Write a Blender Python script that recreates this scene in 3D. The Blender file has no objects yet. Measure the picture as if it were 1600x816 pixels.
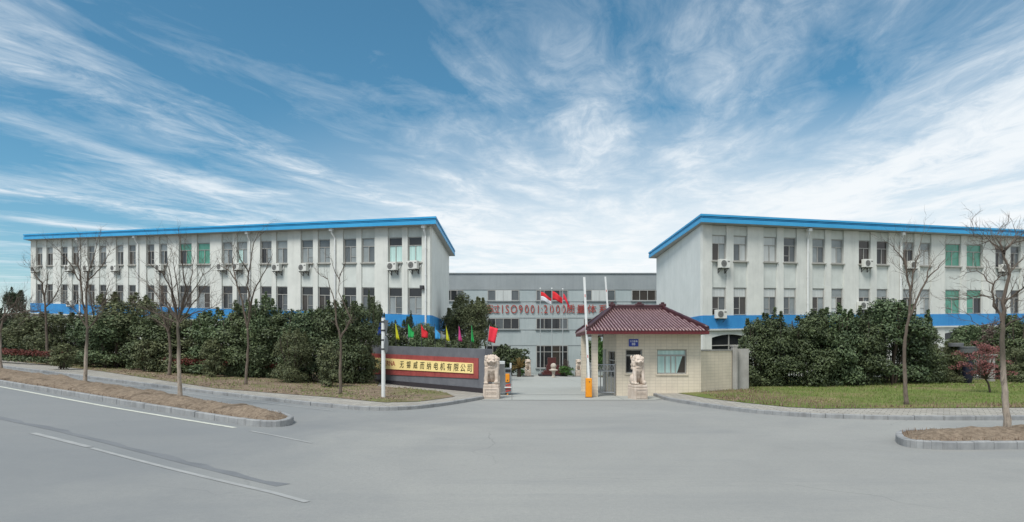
import bpy, bmesh, math, random
import numpy as np
from mathutils import Vector, Matrix, noise as mnoise

SC = bpy.context.scene
COL = SC.collection
R = math.radians
EYE = 2.2

# ------------------------------------------------------------------ terrain
def softplus(x, k=1.2):
    return math.log1p(math.exp(max(-40, min(40, x / k)))) * k if x / k < 39 else x
def sstep(a, b, x):
    t = max(0.0, min(1.0, (x - a) / (b - a)))
    return t * t * (3 - 2 * t)
def H(x, y):
    s = softplus(-(x + 5), 1.5)
    s = s if s < 70 else 70 + 10 * math.tanh((s - 70) / 10)
    z = 0.035 * s
    c = softplus(y - 30.5, 1.0)
    c = c if c < 45 else 45
    z -= 0.024 * c * sstep(-9, -5, x) * (1 - sstep(11, 16, x)) * (1 - sstep(80, 110, y))
    return z
def at(px, py, Y):
    return Vector(((px - 800) / 1000 * Y, Y, EYE - (py - 540) / 1000 * Y))
def gp(px, py, off=0.0):
    """the point of the terrain seen at that place of the photograph"""
    kx, ky = (px - 800) / 1000, (py - 540) / 1000
    f = lambda Y: EYE - ky * Y - H(kx * Y, Y) - off
    a = 3.0
    while a < 400 and f(a + 0.5) > 0:
        a += 0.5
    b = a + 0.5
    for _ in range(30):
        m = (a + b) / 2
        if f(m) > 0: a = m
        else: b = m
    return Vector((kx * a, a, H(kx * a, a) + off))

# ------------------------------------------------------------------ materials
MATS = {}
def new_mat(name):
    m = bpy.data.materials.new(name); m.use_nodes = True
    nt = m.node_tree
    b = nt.nodes['Principled BSDF']
    MATS[name] = m
    return m, nt, b
def N(nt, typ, **kw):
    n = nt.nodes.new(typ)
    for k, v in kw.items():
        if k.startswith('i_'):
            key = k[2:]
            key = int(key) if key.isdigit() else key.replace('_', ' ')
            n.inputs[key].default_value = v
        else:
            setattr(n, k, v)
    return n
def L(nt, a, b): nt.links.new(a, b)
def rgba(c): return (c[0], c[1], c[2], 1.0)
def srgb(r, g, b):
    f = lambda v: (v / 255 / 12.92) if v / 255 <= 0.04045 else ((v / 255 + 0.055) / 1.055) ** 2.4
    return (f(r), f(g), f(b))
def ramp(nt, fac, stops):
    r = nt.nodes.new('ShaderNodeValToRGB')
    e = r.color_ramp.elements
    while len(e) < len(stops): e.new(0.5)
    for el, (p, c) in zip(e, stops):
        el.position = p
        el.color = rgba(c) if not isinstance(c, (int, float)) else (c, c, c, 1)
    L(nt, fac, r.inputs[0])
    return r.outputs[0]
def noise(nt, vec, scale, detail=5, rough=0.6, dist=0.0):
    n = N(nt, 'ShaderNodeTexNoise', i_Scale=scale, i_Detail=detail, i_Roughness=rough, i_Distortion=dist)
    L(nt, vec, n.inputs['Vector'])
    return n.outputs['Fac']
def scaled(nt, vec, s):
    m = N(nt, 'ShaderNodeMapping'); m.inputs['Scale'].default_value = s
    L(nt, vec, m.inputs['Vector']); return m.outputs[0]
def mixc(nt, fac, a, b, mode='MIX'):
    m = nt.nodes.new('ShaderNodeMix'); m.data_type = 'RGBA'; m.blend_type = mode
    for sock, v in ((m.inputs[0], fac), (m.inputs[6], a), (m.inputs[7], b)):
        if isinstance(v, (int, float)): sock.default_value = v
        elif isinstance(v, tuple): sock.default_value = rgba(v)
        else: L(nt, v, sock)
    return m.outputs[2]
def math_(nt, op, a, b=None, clamp=False):
    m = nt.nodes.new('ShaderNodeMath'); m.operation = op; m.use_clamp = clamp
    for i, v in enumerate((a, b)):
        if v is None: continue
        if isinstance(v, (int, float)): m.inputs[i].default_value = v
        else: L(nt, v, m.inputs[i])
    return m.outputs[0]
def bump(nt, b, h, strength=0.3, dist=0.02):
    n = N(nt, 'ShaderNodeBump', i_Strength=strength, i_Distance=dist)
    L(nt, h, n.inputs['Height']); L(nt, n.outputs[0], b.inputs['Normal'])
def pos(nt): return nt.nodes.new('ShaderNodeNewGeometry').outputs['Position']

def weathered(name, c1, c2, scale=1.5, rough=0.8, streak=0.0, streak_col=(0.1, 0.1, 0.09), bmp=0.15, fine=40, metal=0.0, spec=0.3):
    m, nt, b = new_mat(name)
    p = pos(nt)
    n1 = noise(nt, p, scale, 6, 0.65)
    col = ramp(nt, n1, [(0.3, c1), (0.7, c2)])
    if streak:
        s = noise(nt, scaled(nt, p, (2.2, 2.2, 0.16)), 1.6, 6, 0.7)
        sm = ramp(nt, s, [(0.5, 0.0), (0.75, streak)])
        col = mixc(nt, sm, col, streak_col)
        s2 = noise(nt, scaled(nt, p, (9, 9, 0.22)), 1.5, 5, 0.75)
        col = mixc(nt, ramp(nt, s2, [(0.56, 0.0), (0.72, streak * 0.8)]), col, streak_col)
    L(nt, col, b.inputs['Base Color'])
    b.inputs['Roughness'].default_value = rough
    b.inputs['Metallic'].default_value = metal
    b.inputs['Specular IOR Level'].default_value = spec
    if bmp: bump(nt, b, noise(nt, p, fine, 3, 0.6), bmp, 0.01)
    return m
def plain(name, c, rough=0.5, metal=0.0, var=0.12, spec=0.4):
    c2 = tuple(v * (1 - var) for v in c)
    return weathered(name, c2, c, 3.0, rough, 0, bmp=0.0, metal=metal, spec=spec)

def mat_asphalt():
    m, nt, b = new_mat('asphalt'); p = pos(nt)
    big = noise(nt, p, 0.13, 5, 0.62, 0.8)
    tracks = noise(nt, scaled(nt, p, (0.10, 0.55, 1)), 0.55, 5, 0.6, 0.5)
    col = ramp(nt, big, [(0.25, (0.246, 0.248, 0.234)), (0.5, (0.298, 0.298, 0.277)), (0.75, (0.352, 0.350, 0.318))])
    col = mixc(nt, ramp(nt, tracks, [(0.35, 0.0), (0.7, 0.3)]), col, (0.36, 0.363, 0.343))
    wear = noise(nt, scaled(nt, p, (0.35, 0.9, 1)), 0.28, 7, 0.68, 1.2)
    col = mixc(nt, ramp(nt, wear, [(0.48, 0.0), (0.64, 0.34)]), col, (0.20, 0.21, 0.212))
    spots = noise(nt, p, 2.6, 4, 0.7)
    col = mixc(nt, ramp(nt, spots, [(0.62, 0.0), (0.78, 0.35)]), col, (0.19, 0.193, 0.193))
    grain = noise(nt, p, 55, 3, 0.75)
    col = mixc(nt, ramp(nt, grain, [(0.35, 0.0), (0.7, 0.42)]), col, (0.17, 0.174, 0.174))
    col = mixc(nt, ramp(nt, noise(nt, p, 0.9, 6, 0.75, 0.4), [(0.52, 0.0), (0.75, 0.25)]), col, (0.19, 0.196, 0.196))
    vor = N(nt, 'ShaderNodeTexVoronoi', feature='DISTANCE_TO_EDGE', i_Scale=0.16)
    dis = nt.nodes.new('ShaderNodeVectorMath'); dis.operation = 'ADD'
    nz = N(nt, 'ShaderNodeTexNoise', i_Scale=0.7, i_Detail=6); L(nt, p, nz.inputs['Vector'])
    L(nt, p, dis.inputs[0]); L(nt, nz.outputs['Color'], dis.inputs[1]); L(nt, dis.outputs[0], vor.inputs['Vector'])
    crack = ramp(nt, vor.outputs['Distance'], [(0.0, 0.42), (0.0035, 0.0)])
    col = mixc(nt, math_(nt, 'MULTIPLY', crack, ramp(nt, noise(nt, p, 0.12, 2), [(0.5, 0.0), (0.6, 1.0)])), col, (0.07, 0.072, 0.075))
    mid = noise(nt, p, 13, 4, 0.8)
    col = mixc(nt, ramp(nt, mid, [(0.40, 0.0), (0.68, 0.30)]), col, (0.19, 0.192, 0.19))
    # the carriageway on the left is older, darker asphalt than the junction before the gate
    sx = nt.nodes.new('ShaderNodeSeparateXYZ'); L(nt, p, sx.inputs[0])
    old = math_(nt, 'ADD', math_(nt, 'MULTIPLY', sx.outputs[0], 0.08), math_(nt, 'MULTIPLY', math_(nt, 'SUBTRACT', big, 0.5), 0.8))
    old = ramp(nt, math_(nt, 'ADD', old, 0.62), [(0.05, 0.55), (0.55, 0.0)])
    col = mixc(nt, old, col, (0.165, 0.178, 0.188))
    L(nt, col, b.inputs['Base Color']); b.inputs['Roughness'].default_value = 0.88
    b.inputs['Specular IOR Level'].default_value = 0.25
    bump(nt, b, grain, 0.25, 0.006)
mat_asphalt()

def mat_concrete():
    m, nt, b = new_mat('court_concrete'); p = pos(nt)
    br = N(nt, 'ShaderNodeTexBrick', i_Scale=1.0); br.offset = 0.0
    br.inputs['Mortar Size'].default_value = 0.012; br.inputs['Brick Width'].default_value = 4.5; br.inputs['Row Height'].default_value = 5.0
    br.inputs['Color1'].default_value = rgba((0.37, 0.378, 0.35)); br.inputs['Color2'].default_value = rgba((0.33, 0.34, 0.318)); br.inputs['Mortar'].default_value = rgba((0.12, 0.12, 0.11))
    L(nt, p, br.inputs['Vector'])
    col = mixc(nt, ramp(nt, noise(nt, p, 0.5, 7, 0.7, 0.3), [(0.35, 0.0), (0.75, 0.5)]), br.outputs['Color'], (0.27, 0.28, 0.255))
    L(nt, col, b.inputs['Base Color']); b.inputs['Roughness'].default_value = 0.9
    bump(nt, b, noise(nt, p, 60, 3), 0.15, 0.005)
mat_concrete()

def mat_paving():
    m, nt, b = new_mat('paving_blocks'); p = pos(nt)
    mp = N(nt, 'ShaderNodeMapping'); mp.inputs['Rotation'].default_value = (0, 0, R(34)); L(nt, p, mp.inputs['Vector'])
    br = N(nt, 'ShaderNodeTexBrick', i_Scale=1.0); br.offset = 0.5
    br.inputs['Mortar Size'].default_value = 0.012; br.inputs['Brick Width'].default_value = 0.3; br.inputs['Row Height'].default_value = 0.3
    br.inputs['Color1'].default_value = rgba((0.37, 0.35, 0.305)); br.inputs['Color2'].default_value = rgba((0.29, 0.275, 0.245)); br.inputs['Mortar'].default_value = rgba((0.15, 0.14, 0.12))
    L(nt, mp.outputs[0], br.inputs['Vector'])
    col = mixc(nt, ramp(nt, noise(nt, p, 1.1, 7, 0.7, 0.3), [(0.4, 0.0), (0.75, 0.55)]), br.outputs['Color'], (0.19, 0.17, 0.135))
    L(nt, col, b.inputs['Base Color']); b.inputs['Roughness'].default_value = 0.92
    bump(nt, b, br.outputs['Fac'], -0.4, 0.01)
mat_paving()

def mat_soil(name, green, gcol, dirt1, dirt2):
    m, nt, b = new_mat(name); p = pos(nt)
    n1 = noise(nt, p, 0.35, 6, 0.7, 0.5); n2 = noise(nt, p, 9, 5, 0.75)
    col = ramp(nt, n2, [(0.3, dirt1), (0.7, dirt2)])
    g = ramp(nt, noise(nt, p, 20, 3, 0.7), [(0.3, tuple(v * 0.7 for v in gcol)), (0.7, gcol)])
    col = mixc(nt, ramp(nt, noise(nt, p, 1.7, 6, 0.75, 0.6), [(0.5, 0.0), (0.68, 0.75)]), col, tuple(v * 0.55 for v in dirt1))
    col = mixc(nt, ramp(nt, n1, [(max(0, 1 - green - 0.1), 0.0), (min(1, 1 - green + 0.12), 1.0)]), col, g)
    L(nt, col, b.inputs['Base Color']); b.inputs['Roughness'].default_value = 1.0
    b.inputs['Specular IOR Level'].default_value = 0.1
    bump(nt, b, n2, 0.8, 0.05)
mat_soil('verge_soil', 0.45, (0.17, 0.18, 0.075), (0.14, 0.10, 0.075), (0.31, 0.24, 0.175))
mat_soil('bank_soil', 0.16, (0.15, 0.14, 0.08), (0.12, 0.09, 0.065), (0.31, 0.245, 0.18))
mat_soil('lawn', 0.56, (0.14, 0.185, 0.050), (0.20, 0.165, 0.085), (0.30, 0.24, 0.13))
mat_soil('ground_earth', 0.5, (0.10, 0.13, 0.05), (0.14, 0.11, 0.08), (0.22, 0.19, 0.13))

weathered('kerb_stone', (0.21, 0.215, 0.22), (0.33, 0.335, 0.33), 2.5, 0.85, 0.5, (0.13, 0.12, 0.11), 0.3)
weathered('road_paint', (0.42, 0.43, 0.37), (0.62, 0.62, 0.54), 5, 0.8, bmp=0.1)
weathered('road_paint_worn', (0.27, 0.275, 0.27), (0.35, 0.355, 0.345), 3, 0.85, bmp=0.1)
weathered('tar_seal', (0.14, 0.148, 0.155), (0.19, 0.198, 0.204), 0.8, 0.8, bmp=0.1)
weathered('render_wall', (0.57, 0.58, 0.54), (0.69, 0.695, 0.645), 0.9, 0.9, 0.34, (0.36, 0.37, 0.34), 0.25, 25)
weathered('render_panel', (0.52, 0.545, 0.51), (0.63, 0.655, 0.615), 1.3, 0.9, 0.30, (0.36, 0.375, 0.34), 0.25, 25)
weathered('gable_render_lit', (0.62, 0.645, 0.615), (0.72, 0.74, 0.71), 0.7, 0.9, 0.28, (0.45, 0.47, 0.44), 0.25, 25)  # lighter than the front render: brighter light on the gables put into the colour
weathered('soffit', (0.36, 0.36, 0.34), (0.44, 0.44, 0.42), 1.2, 0.9, 0, bmp=0.1)
weathered('blue_paint', (0.030, 0.215, 0.49), (0.050, 0.275, 0.58), 1.1, 0.6, 0.3, (0.02, 0.13, 0.42), 0.1)
weathered('fascia_blue', (0.036, 0.31, 0.58), (0.058, 0.37, 0.66), 0.8, 0.5, 0.12, (0.015, 0.16, 0.50), 0.0)
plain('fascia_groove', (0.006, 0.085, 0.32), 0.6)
weathered('factory_wall', (0.35, 0.40, 0.40), (0.43, 0.475, 0.47), 0.35, 0.9, 0.35, (0.24, 0.28, 0.29), 0.1)
weathered('factory_parapet', (0.26, 0.285, 0.29), (0.32, 0.345, 0.35), 0.4, 0.9, 0.35, (0.20, 0.22, 0.23), 0.1)
plain('factory_joint', (0.22, 0.245, 0.25), 0.9)
plain('frame_metal', (0.40, 0.39, 0.36), 0.55, var=0.2)
plain('sill_stone', (0.42, 0.41, 0.37), 0.85, var=0.25)
plain('pole_grey', (0.40, 0.43, 0.43), 0.6)
plain('dark_metal', (0.05, 0.05, 0.055), 0.6)
plain('white_metal', (0.72, 0.73, 0.71), 0.45, var=0.1)
plain('ac_white', (0.68, 0.68, 0.63), 0.5, var=0.12)
plain('ac_grille', (0.17, 0.17, 0.16), 0.6)
plain('steel', (0.45, 0.45, 0.45), 0.35, 0.8)
plain('gate_grey', (0.20, 0.22, 0.23), 0.5)
weathered('orange_paint', (0.72, 0.24, 0.012), (0.86, 0.34, 0.02), 4, 0.45, 0.25, (0.45, 0.15, 0.02), 0.0)
plain('red_mark', (0.55, 0.05, 0.03), 0.5)
weathered('sign_granite', (0.11, 0.115, 0.13), (0.165, 0.17, 0.185), 2.0, 0.55, 0.25, (0.16, 0.16, 0.17), 0.05, spec=0.4)
plain('sign_base', (0.035, 0.03, 0.035), 0.5)
weathered('sign_maroon', (0.28, 0.060, 0.055), (0.38, 0.09, 0.08), 2.0, 0.5, 0.45, (0.10, 0.025, 0.03), 0.05)
plain('plate_gold', (1.0, 0.79, 0.34), 0.4, var=0.08)
plain('letter_black', (0.012, 0.016, 0.01), 0.5)
plain('letter_red', (0.40, 0.06, 0.045), 0.55, var=0.25)
plain('letter_white', (0.8, 0.82, 0.85), 0.5)
plain('house_blue', (0.03, 0.06, 0.36), 0.4)
weathered('roof_tile', (0.035, 0.010, 0.013), (0.075, 0.022, 0.026), 3, 0.38, 0, bmp=0.1, spec=0.6)
weathered('roof_rib', (0.17, 0.085, 0.085), (0.37, 0.25, 0.245), 6, 0.3, 0, bmp=0.1, spec=0.7)
plain('eave_red', (0.13, 0.018, 0.022), 0.5, var=0.2)
plain('fence_grey', (0.17, 0.175, 0.165), 0.7, var=0.3)
plain('maroon_stone', (0.10, 0.028, 0.025), 0.4, var=0.3)
weathered('grey_plaster', (0.26, 0.25, 0.23), (0.38, 0.37, 0.35), 1.2, 0.9, 0.5, (0.15, 0.145, 0.13), 0.3)
weathered('statue_stone', (0.46, 0.375, 0.30), (0.64, 0.55, 0.47), 4, 0.85, 0.5, (0.29, 0.22, 0.17), 0.5, 60)
weathered('pale_stone', (0.42, 0.37, 0.31), (0.56, 0.50, 0.43), 5, 0.8, 0.3, (0.28, 0.24, 0.2), 0.3)
plain('vat_glaze', (0.17, 0.175, 0.185), 0.45, var=0.3)
plain('vat_blue', (0.012, 0.013, 0.028), 0.4)
for nm, c in dict(red=(0.75, 0.03, 0.04), crimson=(0.80, 0.035, 0.06), yellow=(0.66, 0.66, 0.03), green=(0.03, 0.42, 0.10), blue=(0.06, 0.36, 0.72), navy=(0.02, 0.07, 0.40), pink=(0.62, 0.06, 0.24), white=(0.72, 0.73, 0.76)).items():
    plain('cloth_' + nm, c, 0.8, var=0.2)

def glass_mat(name, c, r=0.06, fold=None, spec=0.5):
    m, nt, b = new_mat(name); p = pos(nt)
    if fold:
        w = noise(nt, scaled(nt, p, (7, 7, 0.25)), 1.4, 3, 0.5)
        col = ramp(nt, w, [(0.3, c), (0.65, fold)])
    else:
        col = ramp(nt, noise(nt, p, 0.9, 4, 0.6), [(0.3, tuple(v * 0.65 for v in c)), (0.7, c)])
    L(nt, col, b.inputs['Base Color']); b.inputs['Roughness'].default_value = r
    b.inputs['Specular IOR Level'].default_value = spec
    bump(nt, b, noise(nt, p, 1.2, 2), 0.05, 0.02)
glass_mat('glass_dark', (0.028, 0.030, 0.032))
glass_mat('glass_grey', (0.13, 0.145, 0.15), 0.1)
glass_mat('glass_pale', (0.30, 0.33, 0.33), 0.2)
glass_mat('glass_green', (0.10, 0.34, 0.245), 0.08)
glass_mat('glass_curtain', (0.36, 0.54, 0.50), 0.25, (0.50, 0.67, 0.63))
glass_mat('glass_blind', (0.46, 0.48, 0.46), 0.3, (0.56, 0.58, 0.56))
glass_mat('glass_brown', (0.06, 0.05, 0.042), 0.1)

def mat_wall_tile(name, c1, c2, mortar, w, h):
    m, nt, b = new_mat(name)
    g = nt.nodes.new('ShaderNodeNewGeometry')
    sp = nt.nodes.new('ShaderNodeSeparateXYZ'); L(nt, g.outputs['Position'], sp.inputs[0])
    sn = nt.nodes.new('ShaderNodeSeparateXYZ'); L(nt, g.outputs['True Normal'], sn.inputs[0])
    ax = math_(nt, 'ABSOLUTE', sn.outputs[0])
    big = math_(nt, 'GREATER_THAN', ax, 0.7)
    u = math_(nt, 'ADD', math_(nt, 'MULTIPLY', sp.outputs[1], big), math_(nt, 'MULTIPLY', sp.outputs[0], math_(nt, 'SUBTRACT', 1.0, big)))
    cb = nt.nodes.new('ShaderNodeCombineXYZ'); L(nt, u, cb.inputs[0]); L(nt, sp.outputs[2], cb.inputs[1])
    br = N(nt, 'ShaderNodeTexBrick', i_Scale=1.0); br.offset = 0.0
    br.inputs['Mortar Size'].default_value = 0.007; br.inputs['Brick Width'].default_value = w; br.inputs['Row Height'].default_value = h
    br.inputs['Bias'].default_value = -0.2
    br.inputs['Color1'].default_value = rgba(c1); br.inputs['Color2'].default_value = rgba(c2); br.inputs['Mortar'].default_value = rgba(mortar)
    L(nt, cb.outputs[0], br.inputs['Vector'])
    col = mixc(nt, ramp(nt, noise(nt, g.outputs['Position'], 1.6, 7, 0.7), [(0.45, 0.0), (0.8, 0.45)]), br.outputs['Color'], tuple(v * 0.6 for v in c2))
    L(nt, col, b.inputs['Base Color']); b.inputs['Roughness'].default_value = 0.5
    bump(nt, b, br.outputs['Fac'], -0.4, 0.008)
mat_wall_tile('cream_tile', (0.68, 0.60, 0.475), (0.64, 0.565, 0.445), (0.50, 0.435, 0.345), 0.24, 0.135)

def mat_bark(name, low, high, zsplit):
    m, nt, b = new_mat(name)
    tc = nt.nodes.new('ShaderNodeTexCoord')
    n1 = noise(nt, scaled(nt, tc.outputs['Object'], (6, 6, 1.6)), 2.5, 6, 0.7)
    hi = ramp(nt, n1, [(0.3, tuple(v * 0.55 for v in high)), (0.7, high)])
    lo = ramp(nt, n1, [(0.36, tuple(v * 0.35 for v in low)), (0.46, tuple(v * 0.8 for v in low)), (0.62, low), (0.7, tuple(min(.6, v * 1.35) for v in low))])
    sp = nt.nodes.new('ShaderNodeSeparateXYZ'); L(nt, tc.outputs['Object'], sp.inputs[0])
    z = math_(nt, 'ADD', sp.outputs[2], math_(nt, 'MULTIPLY', n1, 0.5))
    f = ramp(nt, math_(nt, 'DIVIDE', z, max(zsplit, 0.01) * 2), [(0.45, 0.0), (0.62, 1.0)])
    L(nt, mixc(nt, f, lo, hi), b.inputs['Base Color']); b.inputs['Roughness'].default_value = 0.95
    bump(nt, b, n1, 0.6, 0.03)
mat_bark('bark_pale', (0.36, 0.30, 0.24), (0.12, 0.10, 0.075), 1.6)
mat_bark('bark_grey', (0.17, 0.135, 0.105), (0.135, 0.105, 0.08), 1.5)
plain('stem_brown', (0.085, 0.065, 0.048), 0.9, var=0.4)

def mat_leaf(name, dark, mid, light, scale=1.1):
    m, nt, b = new_mat(name)
    g = nt.nodes.new('ShaderNodeNewGeometry')
    rnd = g.outputs['Random Per Island']
    clump = noise(nt, g.outputs['Position'], scale, 3, 0.6)
    v = math_(nt, 'ADD', math_(nt, 'MULTIPLY', rnd, 0.45), math_(nt, 'MULTIPLY', clump, 0.55))
    oi = nt.nodes.new('ShaderNodeObjectInfo')
    v = math_(nt, 'ADD', v, math_(nt, 'MULTIPLY', math_(nt, 'SUBTRACT', oi.outputs['Random'], 0.5), 0.16))
    col = ramp(nt, v, [(0.22, dark), (0.5, mid), (0.8, light)])
    L(nt, col, b.inputs['Base Color']); b.inputs['Roughness'].default_value = 0.55
    b.inputs['Specular IOR Level'].default_value = 0.25
mat_leaf('leaf_dark', (0.040, 0.054, 0.028), (0.076, 0.100, 0.046), (0.135, 0.165, 0.075))
mat_leaf('leaf_olive', (0.058, 0.070, 0.036), (0.112, 0.128, 0.062), (0.185, 0.20, 0.095))
mat_leaf('leaf_mid', (0.044, 0.066, 0.034), (0.085, 0.122, 0.058), (0.15, 0.195, 0.09))
mat_leaf('leaf_conifer', (0.020, 0.034, 0.020), (0.040, 0.062, 0.032), (0.070, 0.100, 0.048))
mat_leaf('leaf_red', (0.07, 0.024, 0.018), (0.13, 0.036, 0.026), (0.20, 0.06, 0.04))
mat_leaf('leaf_maple', (0.12, 0.05, 0.05), (0.21, 0.08, 0.075), (0.30, 0.13, 0.11))
mat_leaf('leaf_brown', (0.06, 0.045, 0.04), (0.12, 0.085, 0.07), (0.17, 0.12, 0.10))
mat_leaf('leaf_bright', (0.035, 0.085, 0.02), (0.07, 0.15, 0.035), (0.12, 0.21, 0.06))
mat_leaf('leaf_cycad', (0.12, 0.085, 0.03), (0.22, 0.15, 0.05), (0.30, 0.20, 0.07))
mat_leaf('grass_blade', (0.09, 0.14, 0.03), (0.15, 0.21, 0.05), (0.23, 0.265, 0.085), 0.35)
mat_leaf('dry_leaf', (0.13, 0.08, 0.055), (0.22, 0.155, 0.11), (0.34, 0.26, 0.19))

# ------------------------------------------------------------------ mesh helpers
class MB:
    """collects shapes in world space (optionally through a mapping) and links them as ONE mesh object"""
    def __init__(s, f=None): s.v = []; s.f = []; s.map = f
    def add(s, vs, fs):
        o = len(s.v)
        s.v += [Vector(s.map(*v)) if s.map else Vector(v) for v in vs]
        s.f += [tuple(i + o for i in f) for f in fs]
        return s
    def box(s, x0, x1, y0, y1, z0, z1, bev=0.0):
        if bev <= 0:
            return s.add([(x0, y0, z0), (x1, y0, z0), (x1, y1, z0), (x0, y1, z0), (x0, y0, z1), (x1, y0, z1), (x1, y1, z1), (x0, y1, z1)],
                  [(0, 3, 2, 1), (4, 5, 6, 7), (0, 1, 5, 4), (1, 2, 6, 5), (2, 3, 7, 6), (3, 0, 4, 7)])
        bm = bmesh.new(); bmesh.ops.create_cube(bm, size=1)
        for v in bm.verts:
            v.co = Vector(((x0 + x1) / 2 + v.co.x * (x1 - x0), (y0 + y1) / 2 + v.co.y * (y1 - y0), (z0 + z1) / 2 + v.co.z * (z1 - z0)))
        bmesh.ops.bevel(bm, geom=bm.edges[:], offset=bev, segments=2, affect='EDGES', profile=0.5)
        return s.bm(bm)
    def bm(s, bm):
        bm.verts.index_update()
        s.add([tuple(v.co) for v in bm.verts], [tuple(v.index for v in f.verts) for f in bm.faces]); bm.free(); return s
    def prism(s, poly, z0, z1):
        n = len(poly)
        g = lambda z, i: z[i] if isinstance(z, (list, tuple)) else z
        vs = [(p[0], p[1], g(z0, i)) for i, p in enumerate(poly)] + [(p[0], p[1], g(z1, i)) for i, p in enumerate(poly)]
        return s.add(vs, [tuple(range(n))[::-1], tuple(range(n, 2 * n))] + [(i, (i + 1) % n, n + (i + 1) % n, n + i) for i in range(n)])
    def tube(s, pts, rad, k=8, cap=True):
        pts = [Vector(p) for p in pts]; n = len(pts)
        rad = rad if isinstance(rad, (list, tuple)) else [rad] * n
        vs = []; ref = Vector((0.31, 0.87, 0.12))
        for i, p in enumerate(pts):
            d = (pts[min(i + 1, n - 1)] - pts[max(i - 1, 0)])
            d = d.normalized() if d.length > 1e-9 else Vector((0, 0, 1))
            a = d.cross(ref)
            if a.length < 0.05: a = d.cross(Vector((1, 0, 0)))
            a.normalize(); b = d.cross(a)
            for j in range(k):
                t = 2 * math.pi * j / k
                vs.append(tuple(p + (a * math.cos(t) + b * math.sin(t)) * rad[i]))
        fs = [(i * k + j, i * k + (j + 1) % k, (i + 1) * k + (j + 1) % k, (i + 1) * k + j) for i in range(n - 1) for j in range(k)]
        if cap: fs += [tuple(range(k))[::-1], tuple(range((n - 1) * k, n * k))]
        return s.add(vs, fs)
    def lathe(s, c, prof, k=20):
        c = Vector(c); n = len(prof)
        vs = [(c.x + r * math.cos(2 * math.pi * j / k), c.y + r * math.sin(2 * math.pi * j / k), c.z + z) for r, z in prof for j in range(k)]
        fs = [(i * k + j, i * k + (j + 1) % k, (i + 1) * k + (j + 1) % k, (i + 1) * k + j) for i in range(n - 1) for j in range(k)]
        fs += [tuple(range(k))[::-1], tuple(range((n - 1) * k, n * k))]
        return s.add(vs, fs)
    def ball(s, c, r, rot=None, seg=16, rings=10):
        bm = bmesh.new(); bmesh.ops.create_uvsphere(bm, u_segments=seg, v_segments=rings, radius=1)
        M = Matrix.Translation(c) @ (rot or Matrix()) @ Matrix.Diagonal((r[0], r[1], r[2], 1))
        bm.transform(M); return s.bm(bm)
    def build(s, name, mat, parent=None, smooth=False, base=None):
        me = bpy.data.meshes.new(name)
        off = Vector(base) if base is not None else (parent_world(parent) if parent else Vector((0, 0, 0)))
        me.from_pydata([tuple(v - off) for v in s.v], [], s.f); me.update()
        bm = bmesh.new(); bm.from_mesh(me); bmesh.ops.recalc_face_normals(bm, faces=bm.faces[:]); bm.to_mesh(me); bm.free()
        if smooth:
            me.polygons.foreach_set('use_smooth', [True] * len(me.polygons))
        return link(name, me, mat, parent, base)
def link(name, me, mat, parent=None, base=None):
    o = bpy.data.objects.new(name, me); COL.objects.link(o)
    if mat: me.materials.append(MATS[mat])
    if parent: o.parent = parent
    elif base is not None: o.location = base
    return o
def parent_world(o):
    v = Vector((0, 0, 0))
    while o is not None:
        v += Vector(o.location); o = o.parent
    return v
def tag(o, label=None, cat=None, group=None, kind=None):
    if label: o['label'] = label
    if cat: o['category'] = cat
    if group: o['group'] = group
    if kind: o['kind'] = kind
    return o
def thing(name, label, cat, loc=(0, 0, 0), group=None):
    o = bpy.data.objects.new(name, None); COL.objects.link(o); o.location = loc; o.empty_display_size = 0.3
    return tag(o, label, cat, group)
def dup(o, parent=None):
    c = o.copy(); COL.objects.link(c)
    if parent: c.parent = parent
    for ch in [x for x in bpy.data.objects if x.parent == o]:
        dup(ch, c)
    return c
def struct(o): o['kind'] = 'structure'; return o

def smooth_by_angle(o, deg=35):
    me = o.data
    me.polygons.foreach_set('use_smooth', [True] * len(me.polygons))
    try: me.set_sharp_from_angle(angle=R(deg))
    except Exception: pass

def text_mesh(body, size, extrude, bold=0.0, align='CENTER'):
    c = bpy.data.curves.new('lettering', 'FONT'); c.body = body; c.size = size; c.extrude = extrude; c.offset = bold
    c.align_x = align; c.align_y = 'CENTER'; c.resolution_u = 3
    o = bpy.data.objects.new('lettering', c); COL.objects.link(o)
    dg = bpy.context.evaluated_depsgraph_get()
    me = bpy.data.meshes.new_from_object(o.evaluated_get(dg))
    bpy.data.objects.remove(o); bpy.data.curves.remove(c)
    return me
def text_obj(name, body, size, mat, parent, f, extrude=0.01, bold=0.0, align='CENTER', stretch=1.0):
    """lettering mapped by f(x, depth, y) -> world"""
    me = text_mesh(body, size, extrude, bold, align)
    off = parent_world(parent)
    for v in me.vertices:
        v.co = Vector(f(v.co.x * stretch, v.co.z, v.co.y)) - off
    me.materials.clear()
    return link(name, me, mat, parent)

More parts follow.
